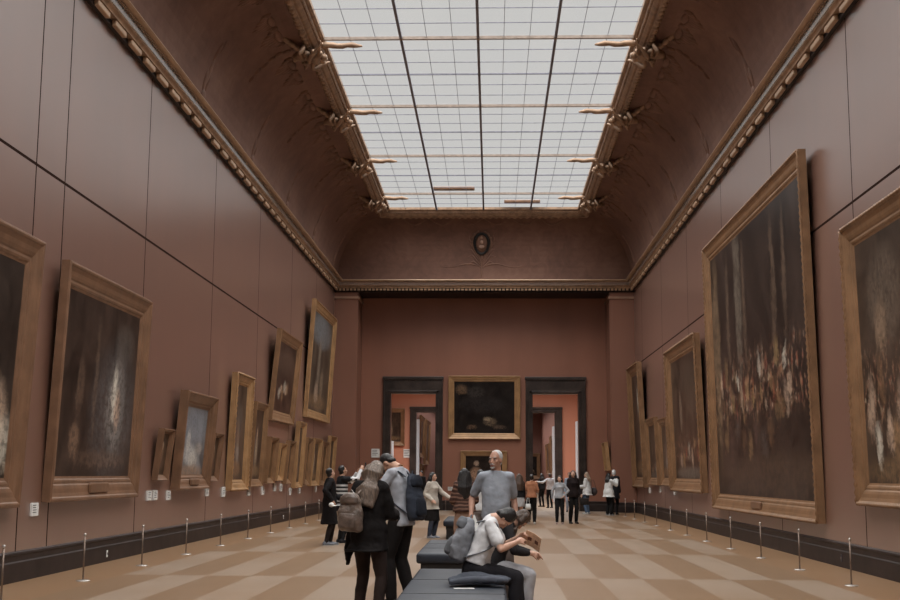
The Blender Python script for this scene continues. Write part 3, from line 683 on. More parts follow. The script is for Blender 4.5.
def hand(bm, w, d, nrm, side, s=1., curl=.5, spread=.5):
    """palm, four jointed fingers, thumb from the side; d = finger direction, nrm = way the palm faces"""
    d = V(d).normalized(); nrm = V(nrm); nrm = (nrm-d*nrm.dot(d)).normalized(); lat = d.cross(nrm)*side   # lat: toward the thumb
    q = Matrix((lat, nrm, d)).transposed()
    ell(bm, w+d*.05*s, (.041*s, .017*s, .056*s), q, 12, 8)
    tube(bm, [w-d*.03*s, w+d*.03*s], [.026*s, .029*s], 10)
    for i, (ln, lx) in enumerate(((.070, .030), (.078, .010), (.072, -.010), (.056, -.029))):
        p = w+d*.088*s+lat*lx*s*.95; a = curl*(.7+.12*i); o = lat*(lx*spread*.12)
        p1 = p+(d*math.cos(a*.6)+nrm*math.sin(a*.6)+o)*ln*.45*s; p2 = p1+(d*math.cos(a*1.5)+nrm*math.sin(a*1.5)+o)*ln*.33*s; p3 = p2+(d*math.cos(a*2.2)+nrm*math.sin(a*2.2))*ln*.25*s
        tube(bm, [p-d*.02*s, p1, p2, p3], [.0095*s, .009*s, .008*s, .007*s], 8)
    t0 = w+d*.025*s+lat*.028*s; t1 = t0+(d*.75+lat*.6+nrm*.25)*.04*s; t2 = t1+(d*.95+lat*.1+nrm*.35*(1+curl))*.034*s
    tube(bm, [t0, t1, t2], [.013*s, .0105*s, .008*s], 8)

def person(label, loc, rz, h=1.7, fem=False, skin='light', hair=('short', 'black'), top=None, legs=None, shoes=(.03, .03, .035), over=None, skirt=None,
           pelvis=(0, 0, .96), lean=0., side=0., twist=0., head=(0, 0), neck_lean=0., la=None, ra=None, lh=None, rh=None, lf=None, rf=None, lk=(0, 1, 0), rk=(0, 1, 0), lft=0., rft=0.,
           belly=0., beard=False, vox=.011, eyes=True, group=None, bulk=1., extra=None, curl=.5):
    """Faces +Y locally, right hand at +X, sizes for 1.75 m. top/over: dict(col, sleeve 0..1, hem, loose, folds); legs: dict(col, w, short)."""
    s = h/1.715
    root = empty('person', (loc[0], loc[1], loc[2] if len(loc) > 2 else 0), rz); tag(root, label, 'person', group); root.scale = (s, s, s)
    P = V(pelvis); sp = Matrix.Rotation(-lean, 3, 'X') @ Matrix.Rotation(side, 3, 'Y')
    def on(z, y=0., x=0.): return P + sp @ V((x, y, z))              # along the (leaning) spine, z above the pelvis
    tw = Matrix.Rotation(twist, 3, 'Z')
    X0, Y0 = V((1, 0, 0)), V((0, 1, 0)); X1, Y1 = sp @ tw @ X0, sp @ tw @ Y0; Xs, Ys = sp @ X0, sp @ Y0
    shw = (.138 if fem else .160)*bulk; hpw = (.158 if fem else .152)*bulk
    neck = on(.51, .0)
    hr = sp @ Matrix.Rotation(-neck_lean, 3, 'X') @ tw
    hb = neck + hr @ V((0, .012, .042))
    hm = hr @ Matrix.Rotation(head[0], 3, 'Z') @ Matrix.Rotation(head[1], 3, 'X')      # yaw, then pitch (+ up)
    hm = hm * .94
    hc = hb + hm @ V((0, .02, .085))
    def H(x, y, z): return hc + hm @ V((x, y, z))
    SL, SR = on(.445) - X1*shw, on(.445) + X1*shw
    def torso(g=0., z0=-.12, loose=0., top_z=.505):
        se = [(-.12, .15*bulk, .10), (-.05, hpw, .115), (.02, hpw*.99, .115), (.13, (.125 if fem else .142)*bulk, .095+belly*.5), (.24, (.135 if fem else .152)*bulk, .102+belly*.35), (.35, (.142 if fem else .152)*bulk, .106), (.41, .142*bulk, .096), (.45, .115*bulk, .08), (.485, .078, .068), (.515, .057, .056)]
        out = []
        for z, rx, ry in se:
            if z < z0 or z > top_z+.01: continue
            f = max(0, min(1, (z+.1)/.45)); ax = (X0 if z < -.0 else Xs.lerp(X1, f)).normalized(); ay = (Ys if z > 0 else Ys.lerp(Y0, .4)).lerp(Y1, f).normalized()
            by = belly*.5*math.exp(-((z-.12)/.12)**2) + (.02 if fem and .28 < z < .4 else 0)
            L = loose*max(0, 1-(z+.1)/.5)
            out.append((on(z, by), ax, ay, rx+g+L, ry+g+L))
        return out
    # arms
    A = {}
    for k, S0, tg, hint, sg in (('l', SL, la, lh, -1), ('r', SR, ra, rh, 1)):
        tg = V(tg) if tg is not None else S0 + V((sg*.05, .05, -.53)); hint = V(hint) if hint is not None else V((sg*.15, -1, 0))
        e, w = ik(S0, tg, .285, .255, hint); A[k] = (S0, e, w)
    # legs
    G = {}
    for k, sg, ft, kn, yaw in (('l', -1, lf, lk, lft), ('r', 1, rf, rk, rft)):
        hp = P + V((sg*.085*bulk, 0, -.04)); ft = V(ft) if ft is not None else V((sg*.10, .0, .085))
        k_, a_ = ik(hp, ft, .435, .42, kn); G[k] = (hp, k_, a_, yaw)
    # --- body: one continuous surface
    bm = bmesh.new(); loft_e(bm, torso())
    tube(bm, [on(.46), neck, hb+(hc-hb)*.35], [.062, .06 if not fem else .047, .054 if not fem else .048], 12)
    for k, sg in (('l', -1), ('r', 1)):
        a, e, w = A[k]; ell(bm, a, (.052*bulk,)*3)
        tube(bm, [on(.455)+(a-on(.455))*.35, a], [.055, .052], 10)
        tube(bm, [a, a.lerp(e, .45), e], [.046*bulk, .041*bulk, .034*bulk], 12)
        f = e.lerp(w, .3); tube(bm, [e, f, w], [.036*bulk, .038*bulk, .024], 12)
        d = (w-e).normalized(); nn = V((-sg, .2, 0)) if abs(d.z) > .6 else V((-sg*.3, 0, -1)).lerp(V((-sg, 0, 0)), .5)
        hand(bm, w, d, nn, sg*-1 if True else sg, 1.0, curl)
        hp, kn, an, yaw = G[k]
        tube(bm, [hp, hp.lerp(kn, .5), kn], [.085*bulk, .072*bulk, .053*bulk], 12)
        cb = Y0*-.012; tube(bm, [kn, kn.lerp(an, .3)+cb, an], [.05*bulk, .054*bulk, .034], 12)
        fd = Matrix.Rotation(yaw, 3, 'Z') @ Y0; tube(bm, [an-fd*.03-V((0, 0, .045)), an+fd*.1-V((0, 0, .055)), an+fd*.16-V((0, 0, .06))], [.03, .028, .02], 10)
    ell(bm, H(0, -.012, .028), (.073, .09, .088), hm, 16, 11); ell(bm, H(0, .012, -.04), (.057, .072, .075), hm, 16, 11)
    ell(bm, H(0, .05, -.088), (.027, .03, .022), hm); ell(bm, H(0, .066, .03), (.055, .018, .016), hm)
    tube(bm, [H(0, .078, .012), H(0, .094, -.018), H(0, .101, -.032)], [.009, .012, .014], 8); ell(bm, H(0, .089, -.034), (.019, .012, .009), hm)
    for q in (-1, 1):
        ell(bm, H(q*.04, .05, -.02), (.024, .026, .022), hm); ell(bm, H(q*.073, -.005, -.01), (.011, .02, .031), hm @ Matrix.Rotation(q*.3, 3, 'Z'))
    ell(bm, H(0, .078, -.062), (.024, .014, .014), hm)
    body = soft('body', bm, SKIN[skin], root, min(vox, .009), 2)
    if eyes:
        for q in (-1, 1):
            bm = bmesh.new(); ell(bm, H(q*.031, .0735, .004), (.013, .008, .007), hm); e = mk('eye', bm, EYEW, root, True)
            bm = bmesh.new(); ell(bm, H(q*.031, .080, .004), (.0055, .0035, .0055), hm, 8, 5); mk('iris', bm, EYE, e, True)
            bm = bmesh.new(); tube(bm, [H(q*.014, .083, .024), H(q*.033, .081, .03), H(q*.05, .07, .024)], [.003, .0045, .002], 6); mk('eyebrow', bm, HAIR[hair[1]], root, True)
        bm = bmesh.new(); ell(bm, H(0, .0895, -.061), (.022, .006, .004), hm); ell(bm, H(0, .0885, -.068), (.018, .006, .005), hm); mk('mouth', bm, LIP, root, True)
    if beard:
        bm = bmesh.new(); tube(bm, [H(-.028, .083, -.056), H(0, .096, -.048), H(.028, .083, -.056)], [.006, .009, .006], 8)
        tube(bm, [H(-.024, .07, -.09), H(0, .085, -.1), H(.024, .07, -.09)], [.008, .011, .008], 8); soft('moustache', bm, HAIR[hair[1]], root, .005, 1)
    # --- hair
    st, hcn = hair; bm = bmesh.new()
    if st == 'crop': ell(bm, H(0, -.024, .036), (.077, .089, .088), hm, 18, 12); ell(bm, H(0, -.048, -.02), (.066, .05, .062), hm, 14, 9)
    else:
        ell(bm, H(0, -.025, .042), (.082, .094, .094), hm, 18, 12)
        ell(bm, H(0, -.05, -.025), (.07, .055, .07), hm, 14, 9)
        for q in (-1, 1): ell(bm, H(q*.068, -.028, -.0), (.018, .045, .055), hm)
    if st in ('long', 'mid'):
        Lh = {'long': .40, 'mid': .2}[st]; back = -(hr @ Y0)
        down = V((0, 0, -1)).lerp(hm @ V((0, 0, -1)), .35)
        for q in (-1.15, -.8, -.4, 0, .4, .8, 1.15):
            x = hm @ X0; p = [H(q*.062, -.045-.03*(1-abs(q)*.7), .03), H(q*.078, -.05-.05*(1-abs(q)*.8), -.07), H(q*.085, -.045-.05*(1-abs(q)), -.07)+down*Lh*.45+back*.055, H(q*.08, -.04-.045*(1-abs(q)), -.07)+down*Lh*.9+back*.08]
            tube(bm, p, [.046, .054, .056, .036], 8)
    if st == 'drape':                                                 # hair falling forward past a bowed face
        for q in (-1, -.4, .3, 1):
            tube(bm, [H(q*.06, -.03, .07), H(q*.078, .02, .0), H(q*.07, .05, -.08)+V((0, 0, -.04)), H(q*.06, .06, -.1)+V((0, 0, -.15))], [.04, .042, .035, .014], 8)
    if st == 'bun': ell(bm, H(0, -.13, .04), (.045, .045, .045), hm)
    if st == 'ponytail': tube(bm, [H(0, -.11, .03), H(0, -.15, -.02), H(0, -.14, -.14), H(0, -.12, -.22)], [.03, .036, .03, .012], 8)
    soft('hair', bm, HAIR[hcn], root, .009, 3, .012)
    # --- clothes
    def garment(name, c, g, extra_hem=None):
        bm = bmesh.new(); lo = c.get('loose', .02); hem = c.get('hem', -.1)
        secs = torso(g, max(hem, -.13), lo)
        if hem < -.13:
            fl = c.get('flare', .03); n0 = secs[0]
            kc = [(G['l'][0].lerp(G['l'][1], t)+G['r'][0].lerp(G['r'][1], t))*.5 for t in (.15, .45, .8, 1)]
            ex = []
            for t, z in ((1., hem), (.5, (hem-.12)/2-.06)):
                cc = on(z) if c.get('rigid') else V((P.x, P.y, P.z+z)); ex.append((cc+c.get('swing', V((0, 0, 0)))*t, X0, Y0, n0[3]+fl*t+.01, n0[4]+fl*t+.015))
            secs = ex+secs
        loft_e(bm, secs, 24, 2.15)
        if c.get('sleeve', 1) > 0:
            for k, sg in (('l', -1), ('r', 1)):
                a, e, w = A[k]; r = .047*bulk+g; sl = c.get('sleeve', 1); sw = c.get('sw', 0)
                ell(bm, a, (r, r, r)); tube(bm, [on(.45)+(a-on(.45))*.3, a], [.06+g, r], 10)
                if sl > .5:
                    en = e.lerp(w, min(1, (sl-.5)*2)*.98); tube(bm, [a, a.lerp(e, .5), e], [r, r*.93+sw*.6, .037*bulk+g+sw], 12); tube(bm, [e, e.lerp(en, .5), en], [.038*bulk+g+sw, .036*bulk+g+sw, .027+g+sw], 12)
                else:
                    en = a.lerp(e, sl*2); tube(bm, [a, en], [r, r*.92+sw], 14, True)
        if c.get('collar'): tube(bm, [on(.455), on(.50)], [.075, .065], 14)
        if c.get('hood'): tube(bm, [on(.45, -.04)-X1*.09, on(.49, -.1), on(.45, -.04)+X1*.09], [.03, .055, .03], 10)
        return soft(name, bm, c['m'], root, max(vox, .011), 4, c.get('folds', .014))
    gm = None
    if top: gm = garment(top.get('name', 'top'), top, top.get('g', .012))
    if over: garment(over.get('name', 'coat'), over, over.get('g', .028))
    if legs:
        bm = bmesh.new(); g = legs.get('g', .01); wd = legs.get('w', 0); hi = torso(g, -.13, 0, .08); loft_e(bm, hi)
        for k in 'lr':
            hp, kn, an, yaw = G[k]; ell(bm, hp, (.09*bulk+g,)*3)
            tube(bm, [hp, hp.lerp(kn, .5), kn], [.09*bulk+g, .076*bulk+g+wd*.5, .056*bulk+g+wd], 14)
            if not legs.get('short'): tube(bm, [kn, kn.lerp(an, .35)-Y0*.01, an-(an-kn).normalized()*.0], [.055*bulk+g+wd, .054*bulk+g+wd, .038+g+wd], 14)
            else: tube(bm, [kn, kn.lerp(an, .1)], [.06+g, .062+g], 12)
        soft('shorts' if legs.get('short') else 'trousers', bm, legs['m'], root, max(vox, .011), 4, legs.get('folds', .012))
    if skirt:
        bm = bmesh.new(); z1 = skirt['hem']; fl = skirt.get('flare', .04)
        loft_e(bm, [(V((P.x, P.y+.01, z1)), X0, Y0, hpw+fl, .12+fl), (V((P.x, P.y+.005, (z1+P.z)/2)), X0, Y0, hpw+.02+fl*.6, .125+fl*.6), (P, X0, Y0, hpw+.016, .13), (on(.1), X0, Y0, .14, .11)])
        soft('skirt', bm, skirt['m'], root, .012, 3, .014)
    for k in 'lr':
        hp, kn, an, yaw = G[k]; fd = Matrix.Rotation(yaw, 3, 'Z') @ Y0; sd = Matrix.Rotation(yaw, 3, 'Z') @ X0; up = V((0, 0, 1)); b = an-up*.045
        bm = bmesh.new()
        loft_e(bm, [(b-fd*.075-up*.004, sd, up, .024, .030), (b-fd*.05, sd, up, .036, .042), (b+fd*.03-up*.002, sd, up, .039, .04), (b+fd*.1-up*.011, sd, up, .046, .03), (b+fd*.16-up*.017, sd, up, .04, .023), (b+fd*.19-up*.022, sd, up, .02, .016)], 14, 2.6)
        tube(bm, [b+up*.01-fd*.015, an+up*.03], [.042, .042], 12)
        sh = soft('shoe', bm, cloth(shoes, .5), root, .009, 2)
        if len(shoes) > 3: pass
        bm = bmesh.new(); loft_e(bm, [(b+fd*f-up*.037, sd, up, r, .006) for f, r in ((-.08, .02), (-.06, .036), (.03, .04), (.1, .047), (.165, .04), (.195, .015))], 12, 2.6)
        mk('sole', bm, cloth((.4, .4, .4) if sum(shoes) > .1 else (.03, .03, .03), .6), sh)
    root['_hc'] = list(hc)
    del root['_hc']
    return dict(root=root, A=A, G=G, H=H, on=on, X=X1, Y=Y1, s=s, torso=torso, hm=hm)

def world(p, pt):
    r = p['root']; return V(r.location) + Matrix.Rotation(r.rotation_euler.z, 3, 'Z') @ (V(pt)*p['s'])
def backpack(p, label, mat, mat2, w=.15, d=.075, h=.22, z=.24, straps=True, off=0., name='backpack', cat='backpack', yoff=.0):
    """rests on a person's back; built in the wearer's frame, kept as a thing of its own"""
    root = empty(name, p['root'].location, p['root'].rotation_euler.z); root.scale = p['root'].scale; tag(root, label, cat, 'bags the visitors carry')
    on, X, Y = p['on'], p['X'], p['Y']; U = (on(1)-on(0)).normalized()
    c = on(z, 0)-Y*(.115+d+yoff)+X*off
    bm = bmesh.new(); loft_e(bm, [(c+U*h*t+Y*.012*(t*t), X, Y, w*a, d*b) for t, a, b in ((-1, .7, .6), (-.9, .92, .95), (-.45, 1, 1.12), (.05, .95, 1), (.5, .8, .82), (.85, .55, .6), (1, .25, .35))], 22, 2.5)
    b = soft('pack', bm, mat, root, .011, 3, .04)
    bm = bmesh.new(); loft_e(bm, [(c-Y*d*.85+U*h*t, X, Y, w*.72*a, d*.5*b) for t, a, b in ((-.86, .8, .6), (-.75, 1, 1), (-.3, 1, 1), (-.08, .9, .7), (-.02, .6, .4))], 18, 3); soft('pocket', bm, mat2, root, .01, 3, .008)
    bm = bmesh.new(); loft_e(bm, [(c-Y*d*.5+U*h*t, X, Y, w*.8*a, d*.62*b) for t, a, b in ((.42, .9, .6), (.5, 1, 1), (.75, .9, 1), (.95, .5, .7))], 18, 2.5); soft('flap', bm, mat2, root, .01, 3, .008)
    bm = bmesh.new(); tube(bm, [c+U*h*.95-X*.03, c+U*h*1.13, c+U*h*.95+X*.03], .009, 8); mk('grab_loop', bm, mat2, root, True)
    if straps:
        for q in (-1, 1):
            bm = bmesh.new()
            pts = [c+U*h*.85+X*q*w*.45+Y*d*.6, on(.50)-Y*.03+X*q*.10, on(.49)+Y*.06+X*q*.115, on(.38)+Y*.135+X*q*.12, on(.26)+Y*.115+X*q*.155, on(.15)+Y*.02+X*q*.175, c-U*h*.75+X*q*w*.8+Y*d*.5]
            rings = []
            for i, pt in enumerate(pts):
                dd = (pts[min(i+1, 6)]-pts[max(i-1, 0)]).normalized(); sx = (X-dd*X.dot(dd)).normalized(); ny = dd.cross(sx)
                rings.append([pt+sx*a*.024+ny*b_*.007 for a, b_ in ((-1, -1), (1, -1), (1, 1), (-1, 1))])
            ring_loft(bm, rings); o = mk('strap', bm, mat2, root, True); sb = o.modifiers.new('sub', 'SUBSURF'); sb.levels = sb.render_levels = 2
    return root

BLK = dict(m=cloth((.017, .015, .015))); 
def cl(cr, cg, cb, **k): return dict(m=cloth((cr, cg, cb)), **k)
def stripes(name, c1, c2, per, horiz=True, w=.5, skew=0.):
    t = NT(name); x, y, z = t.sep(t.coord()); q = z if horiz else x
    if skew: q = t.math('ADD', q, t.math('MULTIPLY', t.noise(t.coord(), 3, 2), skew))
    f = t.math('FRACT', t.math('DIVIDE', t.math('ADD', q, 5.0), per))
    return t.fin(t.mix(t.math('LESS_THAN', f, w), c1, c2), .85, 0, .2)

# 1 the person in the long dark coat, looking up at the pictures
p = person('person in long dark coat and grey trainers looking up at the low row of pictures', (-3.58, 27.05), R(-72), 1.68, skin='light', hair=('short', 'black'), top=cl(.015, .014, .014), legs=cl(.03, .022, .02),
       over=dict(m=cloth((.014, .012, .013)), hem=-.5, flare=.03, loose=.02, g=.03, collar=True, folds=.02), shoes=(.17, .18, .2), head=(.25, .25), ra=(.29, -.01, 1.0), rh=(.6, -1, -.4), la=(-.06, .24, 1.03), lh=(-1, -.5, -.3), lf=(-.09, .05, .085), rf=(.1, -.08, .085), vox=.012)
hp = empty('white_hat', world(p, (.40, -.03, .90)), R(-72)); tag(hp, 'small white hat held by the person in the long dark coat', 'hat')
bm = bmesh.new(); ell(bm, (0, 0, .0), (.085, .06, .05)); mk('crown', bm, M['white'], hp, True); bm = bmesh.new(); ell(bm, (.07, .04, -.02), (.07, .06, .012)); mk('peak', bm, M['white'], hp, True)
# 2 the man photographing
p = person('man in striped black and white jersey holding up a phone to photograph', (-3.42, 27.95), R(-62), 1.74, skin='mid', hair=('short', 'black'), top=dict(m=stripes('striped_jersey', (.5, .5, .5, 1), (.016, .015, .016, 1), .085), hem=-.14, sleeve=.45, loose=.02, g=.016),
       legs=cl(.02, .02, .022), over=dict(m=cloth((.018, .018, .02)), hem=.3, sleeve=.2, loose=0, g=.022, name='waistcoat'), head=(-.1, .2), la=(.0, .36, 1.56), ra=(.14, .4, 1.62), lh=(-.5, 0, -1), rh=(.6, 0, -1), vox=.012, curl=.9)
for k in 'lr':
    a, e, wv = p['A'][k]; bm = bmesh.new(); tube(bm, [a.lerp(e, .6), e, e.lerp(wv, .9)], [.062, .056, .042], 12); soft('sleeve', bm, cloth((.55, .55, .56)), p['root'], .011, 3, .01)
def handheld(name, label, cat, at, rz, rx, sz, mat, screen=None, ry=0):
    r = empty(name, at, rz, rx); r.rotation_euler.y = ry; tag(r, label, cat); bm = bmesh.new(); box(bm, (-sz[0]/2, -sz[1]/2, -sz[2]/2), (sz[0]/2, sz[1]/2, sz[2]/2), min(sz)*.3); mk('case', bm, mat, r)
    if screen:
        bm = bmesh.new(); box(bm, (-sz[0]*.44, -sz[1]/2-.001, -sz[2]*.44), (sz[0]*.44, -sz[1]/2+.001, sz[2]*.44)); mk('screen', bm, screen, r)
    return r
SCR = plain('phone_screen', (.05, .06, .08), .15, 0, .6, .1); BLKP = plain('black_plastic', (.015, .015, .017), .35)
handheld('phone', 'dark phone raised by the man in the striped jersey', 'phone', world(p, (.08, .53, 1.71)), R(-62), 0, (.075, .009, .15), BLKP, SCR)
# 3 the woman with long hair, back to us
p3 = person('woman with long ash-brown hair and black cape coat, back turned', (-1.29, 12.95), R(-22), 1.72, fem=True, hair=('long', 'ash'), top=BLK, legs=cl(.032, .021, .018, w=.0), vox=.009, shoes=(.02, .018, .018),
       over=dict(m=cloth((.014, .012, .012)), hem=-.2, flare=.025, loose=.025, g=.025, sw=.012, folds=.03, swing=V((-.03, -.03, 0))), head=(-.2, -.35), neck_lean=.3, ra=(.12, .34, 1.12), rh=(.4, -1, -.6), la=(-.2, .26, 1.14), lh=(-.5, -1, -.4), lf=(-.15, .06, .085), rf=(.16, -.1, .085), lk=(0, 1, 0), rk=(.35, 1, 0), rft=-.3, lft=.2, side=.03)
bm = bmesh.new(); loft_e(bm, [(V((-.24, -.02, .60)), V((.8, .5, 0)), V((-.5, .8, 0)), .02, .008), (V((-.22, -.03, .75)), V((.8, .5, 0)), V((-.5, .8, 0)), .06, .02), (V((-.17, -.04, .98)), V((.8, .5, 0)), V((-.5, .8, 0)), .07, .04)]); soft('coat_tail', bm, cloth((.014, .012, .012)), p3['root'], .01, 3, .015)
lea = plain('brown_leather', (.135, .10, .08), .38, 0, .5, .45, 14, .6); lea2 = plain('brown_leather_dark', (.10, .072, .058), .36, 0, .5, .4, 14, .5)
r = backpack(p3, 'slouchy brown leather backpack on the woman in the black cape coat', lea, lea2, w=.14, d=.085, h=.2, z=.19, off=-.09, straps=False, yoff=.055)
bm = bmesh.new(); o3 = p3['on']; tube(bm, [o3(.36, -.2, -.06), o3(.49, -.1, .02), o3(.515, .0, .1), o3(.42, .15, .14), o3(.3, .17, .17)], .014, 8); mk('strap', bm, lea, r, True)
# 4 the man with the navy backpack, head bowed
p4 = person('man in grey sweatshirt with navy backpack, head bowed towards a phone', (-1.09, 14.85), R(66), 1.90, skin='mid', hair=('crop', 'black'), top=cl(.30, .31, .34, hem=-.12, loose=.01, g=.012, folds=.022, sw=.004), legs=cl(.016, .014, .014, w=.012), shoes=(.025, .022, .022),
       vox=.009, beard=True, lean=.12, neck_lean=.5, head=(.0, -.5), la=(-.12, .36, 1.12), lh=(-1, -.4, -.5), ra=(.10, .38, 1.08), rh=(.9, -.7, -.5), lf=(-.1, .06, .085), rf=(.11, -.05, .085), curl=.8)  # dark beard also stands in for shade on the bowed face
backpack(p4, 'navy backpack on the man in the grey sweatshirt', cloth((.032, .038, .052)), cloth((.022, .026, .036)), w=.145, d=.07, h=.25, z=.17)
handheld('phone', 'dark phone in the hands of the man in the grey sweatshirt', 'phone', world(p4, (-.01, .47, 1.12)), R(66), R(-50), (.08, .01, .16), BLKP, SCR)
jk = empty('folded_jacket', world(p4, (.0, .36, .98)), R(66)); tag(jk, 'navy jacket bundled over the forearm of the man in the grey sweatshirt', 'jacket')
bm = bmesh.new(); ell(bm, (0, 0, 0), (.17, .08, .1)); ell(bm, (.03, .01, -.14), (.12, .06, .17)); ell(bm, (-.06, -.01, -.12), (.1, .05, .2)); ell(bm, (-.02, 0, -.28), (.09, .045, .1)); soft('cloth', bm, cloth((.024, .028, .04)), jk, .011, 3, .03)
bm = bmesh.new(); tube(bm, [(-.12, .03, .03), (-.14, .06, -.1), (-.11, .06, -.24)], [.045, .05, .035], 10); soft('sleeve', bm, cloth((.03, .036, .052)), jk, .011, 3, .015)
# 5 woman in cream cardigan
p = person('woman in cream cardigan and dark skirt stretching out one hand', (-1.48, 30.3), R(-125), 1.60, fem=True, skin='light', hair=('mid', 'black'), top=cl(.3, .26, .22, hem=-.12), over=dict(m=cloth((.42, .38, .33)), hem=-.2, flare=.03, loose=.03, g=.026, name='cardigan'), legs=cl(.05, .06, .085, w=.01),
       skirt=dict(m=cloth((.018, .016, .016)), hem=.45, flare=.07), shoes=(.2, .21, .24), la=(-.34, .32, 1.05), lh=(-.6, -1, -.6), ra=(.2, .15, 1.0), head=(.35, 0), vox=.012)
# 6 the bald man in the grey t-shirt
p6 = person('tall man with close-cropped grey hair in grey t-shirt looking aside', (.05, 15.15), R(186), 1.86, skin='tan', hair=('crop', 'grey'), beard=True, belly=.045, bulk=1.0, vox=.009, top=cl(.25, .27, .305, sleeve=.38, hem=-.1, loose=.012, g=.01, folds=.02, sw=.004),
       legs=cl(.07, .055, .048, w=.02), shoes=(.05, .045, .04), head=(-.62, .02), ra=(.29, .07, .98), rh=(.2, -1, 0), la=(-.23, .0, .92), lh=(-.2, -1, 0), lf=(-.13, .03, .085), rf=(.13, .0, .085))
LEAF = plain('paper', (.5, .5, .48), .6, 0, .3, .06)
def paper(label, at, rot, w, h, fold=.25, mat=None, bands=True, rx=0):
    r = empty('leaflet', at); r.rotation_euler = rot; tag(r, label, 'leaflet')
    for q in (-1, 1):
        bm = bmesh.new(); box(bm, (0 if q > 0 else -w/2, -.0015, -h/2), (w/2 if q > 0 else 0, .0015, h/2)); o = mk('page', bm, mat or LEAF, r); o.rotation_euler.z = -q*fold
        if bands:
            bm = bmesh.new(); box(bm, (.02 if q > 0 else -w/2+.03, -.0025, -h*.12), (w/2-.03 if q > 0 else -.02, -.0016, h*.12)); b = mk('picture', bm, M['gilt_d'] if not mat else RDP, o)
    return r
RDP = plain('print_red_brown', (.17, .07, .05), .6, 0, .3, .5, 20)
a, e, wv = p6['A']['r']; paper('folded white leaflet in the hand of the man in the grey t-shirt', world(p6, wv+V((0.0, .06, -.10))), (R(20), R(25), R(170)), .15, .2)
# 7, 8 the pair behind him
p7 = person('woman with long black hair in brown striped shawl, back turned', (-.50, 22.3), R(8), 1.66, fem=True, hair=('long', 'black'), top=cl(.05, .03, .025), over=dict(m=stripes('striped_shawl', (.05, .024, .018, 1), (.16, .09, .065, 1), .075, True, .4, .12), hem=-.08, flare=.05, loose=.04, g=.03, sw=.025, name='shawl', folds=.03),
       skirt=dict(m=cloth((.26, .165, .12)), hem=.42, flare=.04), legs=cl(.016, .014, .014), la=(-.16, .28, 1.1), ra=(.16, .3, 1.1), vox=.012, shoes=(.02, .02, .02))
p = person('visitor in white top half hidden between the shawl and the grey t-shirt', (-.22, 23.6), R(-10), 1.64, fem=True, hair=('short', 'black'), top=cl(.5, .5, .5, sleeve=.3, loose=.03), legs=cl(.2, .19, .2, short=True), vox=.012, shoes=(.3, .3, .3))
# 9 seated in white polo; 10 seated behind
p9 = person('person in white polo and dark trousers bent over a brochure on the bench', (-.10, 12.75), R(-90), 1.70, skin='light', hair=('short', 'black'), vox=.009, pelvis=(0, -.07, .635), lean=.36, neck_lean=.62, head=(0, -.5), top=cl(.53, .53, .54, sleeve=.33, hem=-.03, loose=.025, g=.014, sw=.016, collar=True, folds=.03), legs=cl(.022, .021, .025, w=.012), shoes=(.03, .03, .032),
       ra=(.10, .36, .88), rh=(.8, 0, -1), la=(-.08, .39, .92), lh=(-.7, 0, -1), lf=(-.12, .40, .085), rf=(.11, .34, .085), lk=(0, 1, 1), rk=(0, 1, 1), curl=.9)
backpack(p9, 'grey backpack on the back of the person in the white polo', cloth((.19, .2, .22)), cloth((.1, .105, .115)), w=.17, d=.105, h=.23, z=.2)
paper('tan brochure held open by the person in the white polo', world(p9, (.02, .53, .89)), (R(35), R(28), R(-25)), .19, .2, .12, plain('tan_print', (.7, .48, .34), .55, 0, .3, .2, 25))
p10 = person('person with long brown hair bowed forward, seated behind the white polo', (.02, 13.42), R(-90), 1.64, fem=True, hair=('drape', 'brown'), vox=.009, pelvis=(0, -.02, .635), lean=.4, neck_lean=.5, head=(.1, -.5), top=cl(.03, .028, .03, sleeve=.9, loose=.02), legs=cl(.36, .36, .38, w=.01), shoes=(.05, .04, .04),
       ra=(.05, .42, .74), la=(-.05, .44, .74), rh=(.8, -.3, -1), lh=(-.8, -.3, -1), lf=(-.12, .38, .085), rf=(.1, .36, .085), lk=(0, 1, 1), rk=(0, 1, 1))
cj = empty('folded_coat', (-.12, 12.28, .482)); tag(cj, 'dark blue-grey coat heaped on the nearest bench beside the white polo', 'coat')
bm = bmesh.new(); ell(bm, (-.05, .1, .05), (.2, .13, .055)); ell(bm, (.1, .0, .045), (.22, .1, .045)); ell(bm, (-.2, .0, .035), (.12, .1, .035)); ell(bm, (.2, -.06, .04), (.1, .08, .04)); soft('cloth', bm, cloth((.05, .056, .07)), cj, .011, 3, .03)
bm = bmesh.new(); tube(bm, [(-.28, -.08, .02), (-.1, -.1, .045), (.12, -.1, .05), (.26, -.1, .04)], [.03, .035, .04, .03], 10); soft('sleeve', bm, cloth((.075, .082, .1)), cj, .011, 3, .015)
r = empty('paper_slip', (-.27, 12.03, .4575), R(6)); tag(r, 'white paper slip lying on the nearest bench', 'paper'); bm = bmesh.new(); box(bm, (-.1, -.05, 0), (.1, .05, .002)); mk('sheet', bm, LEAF, r)
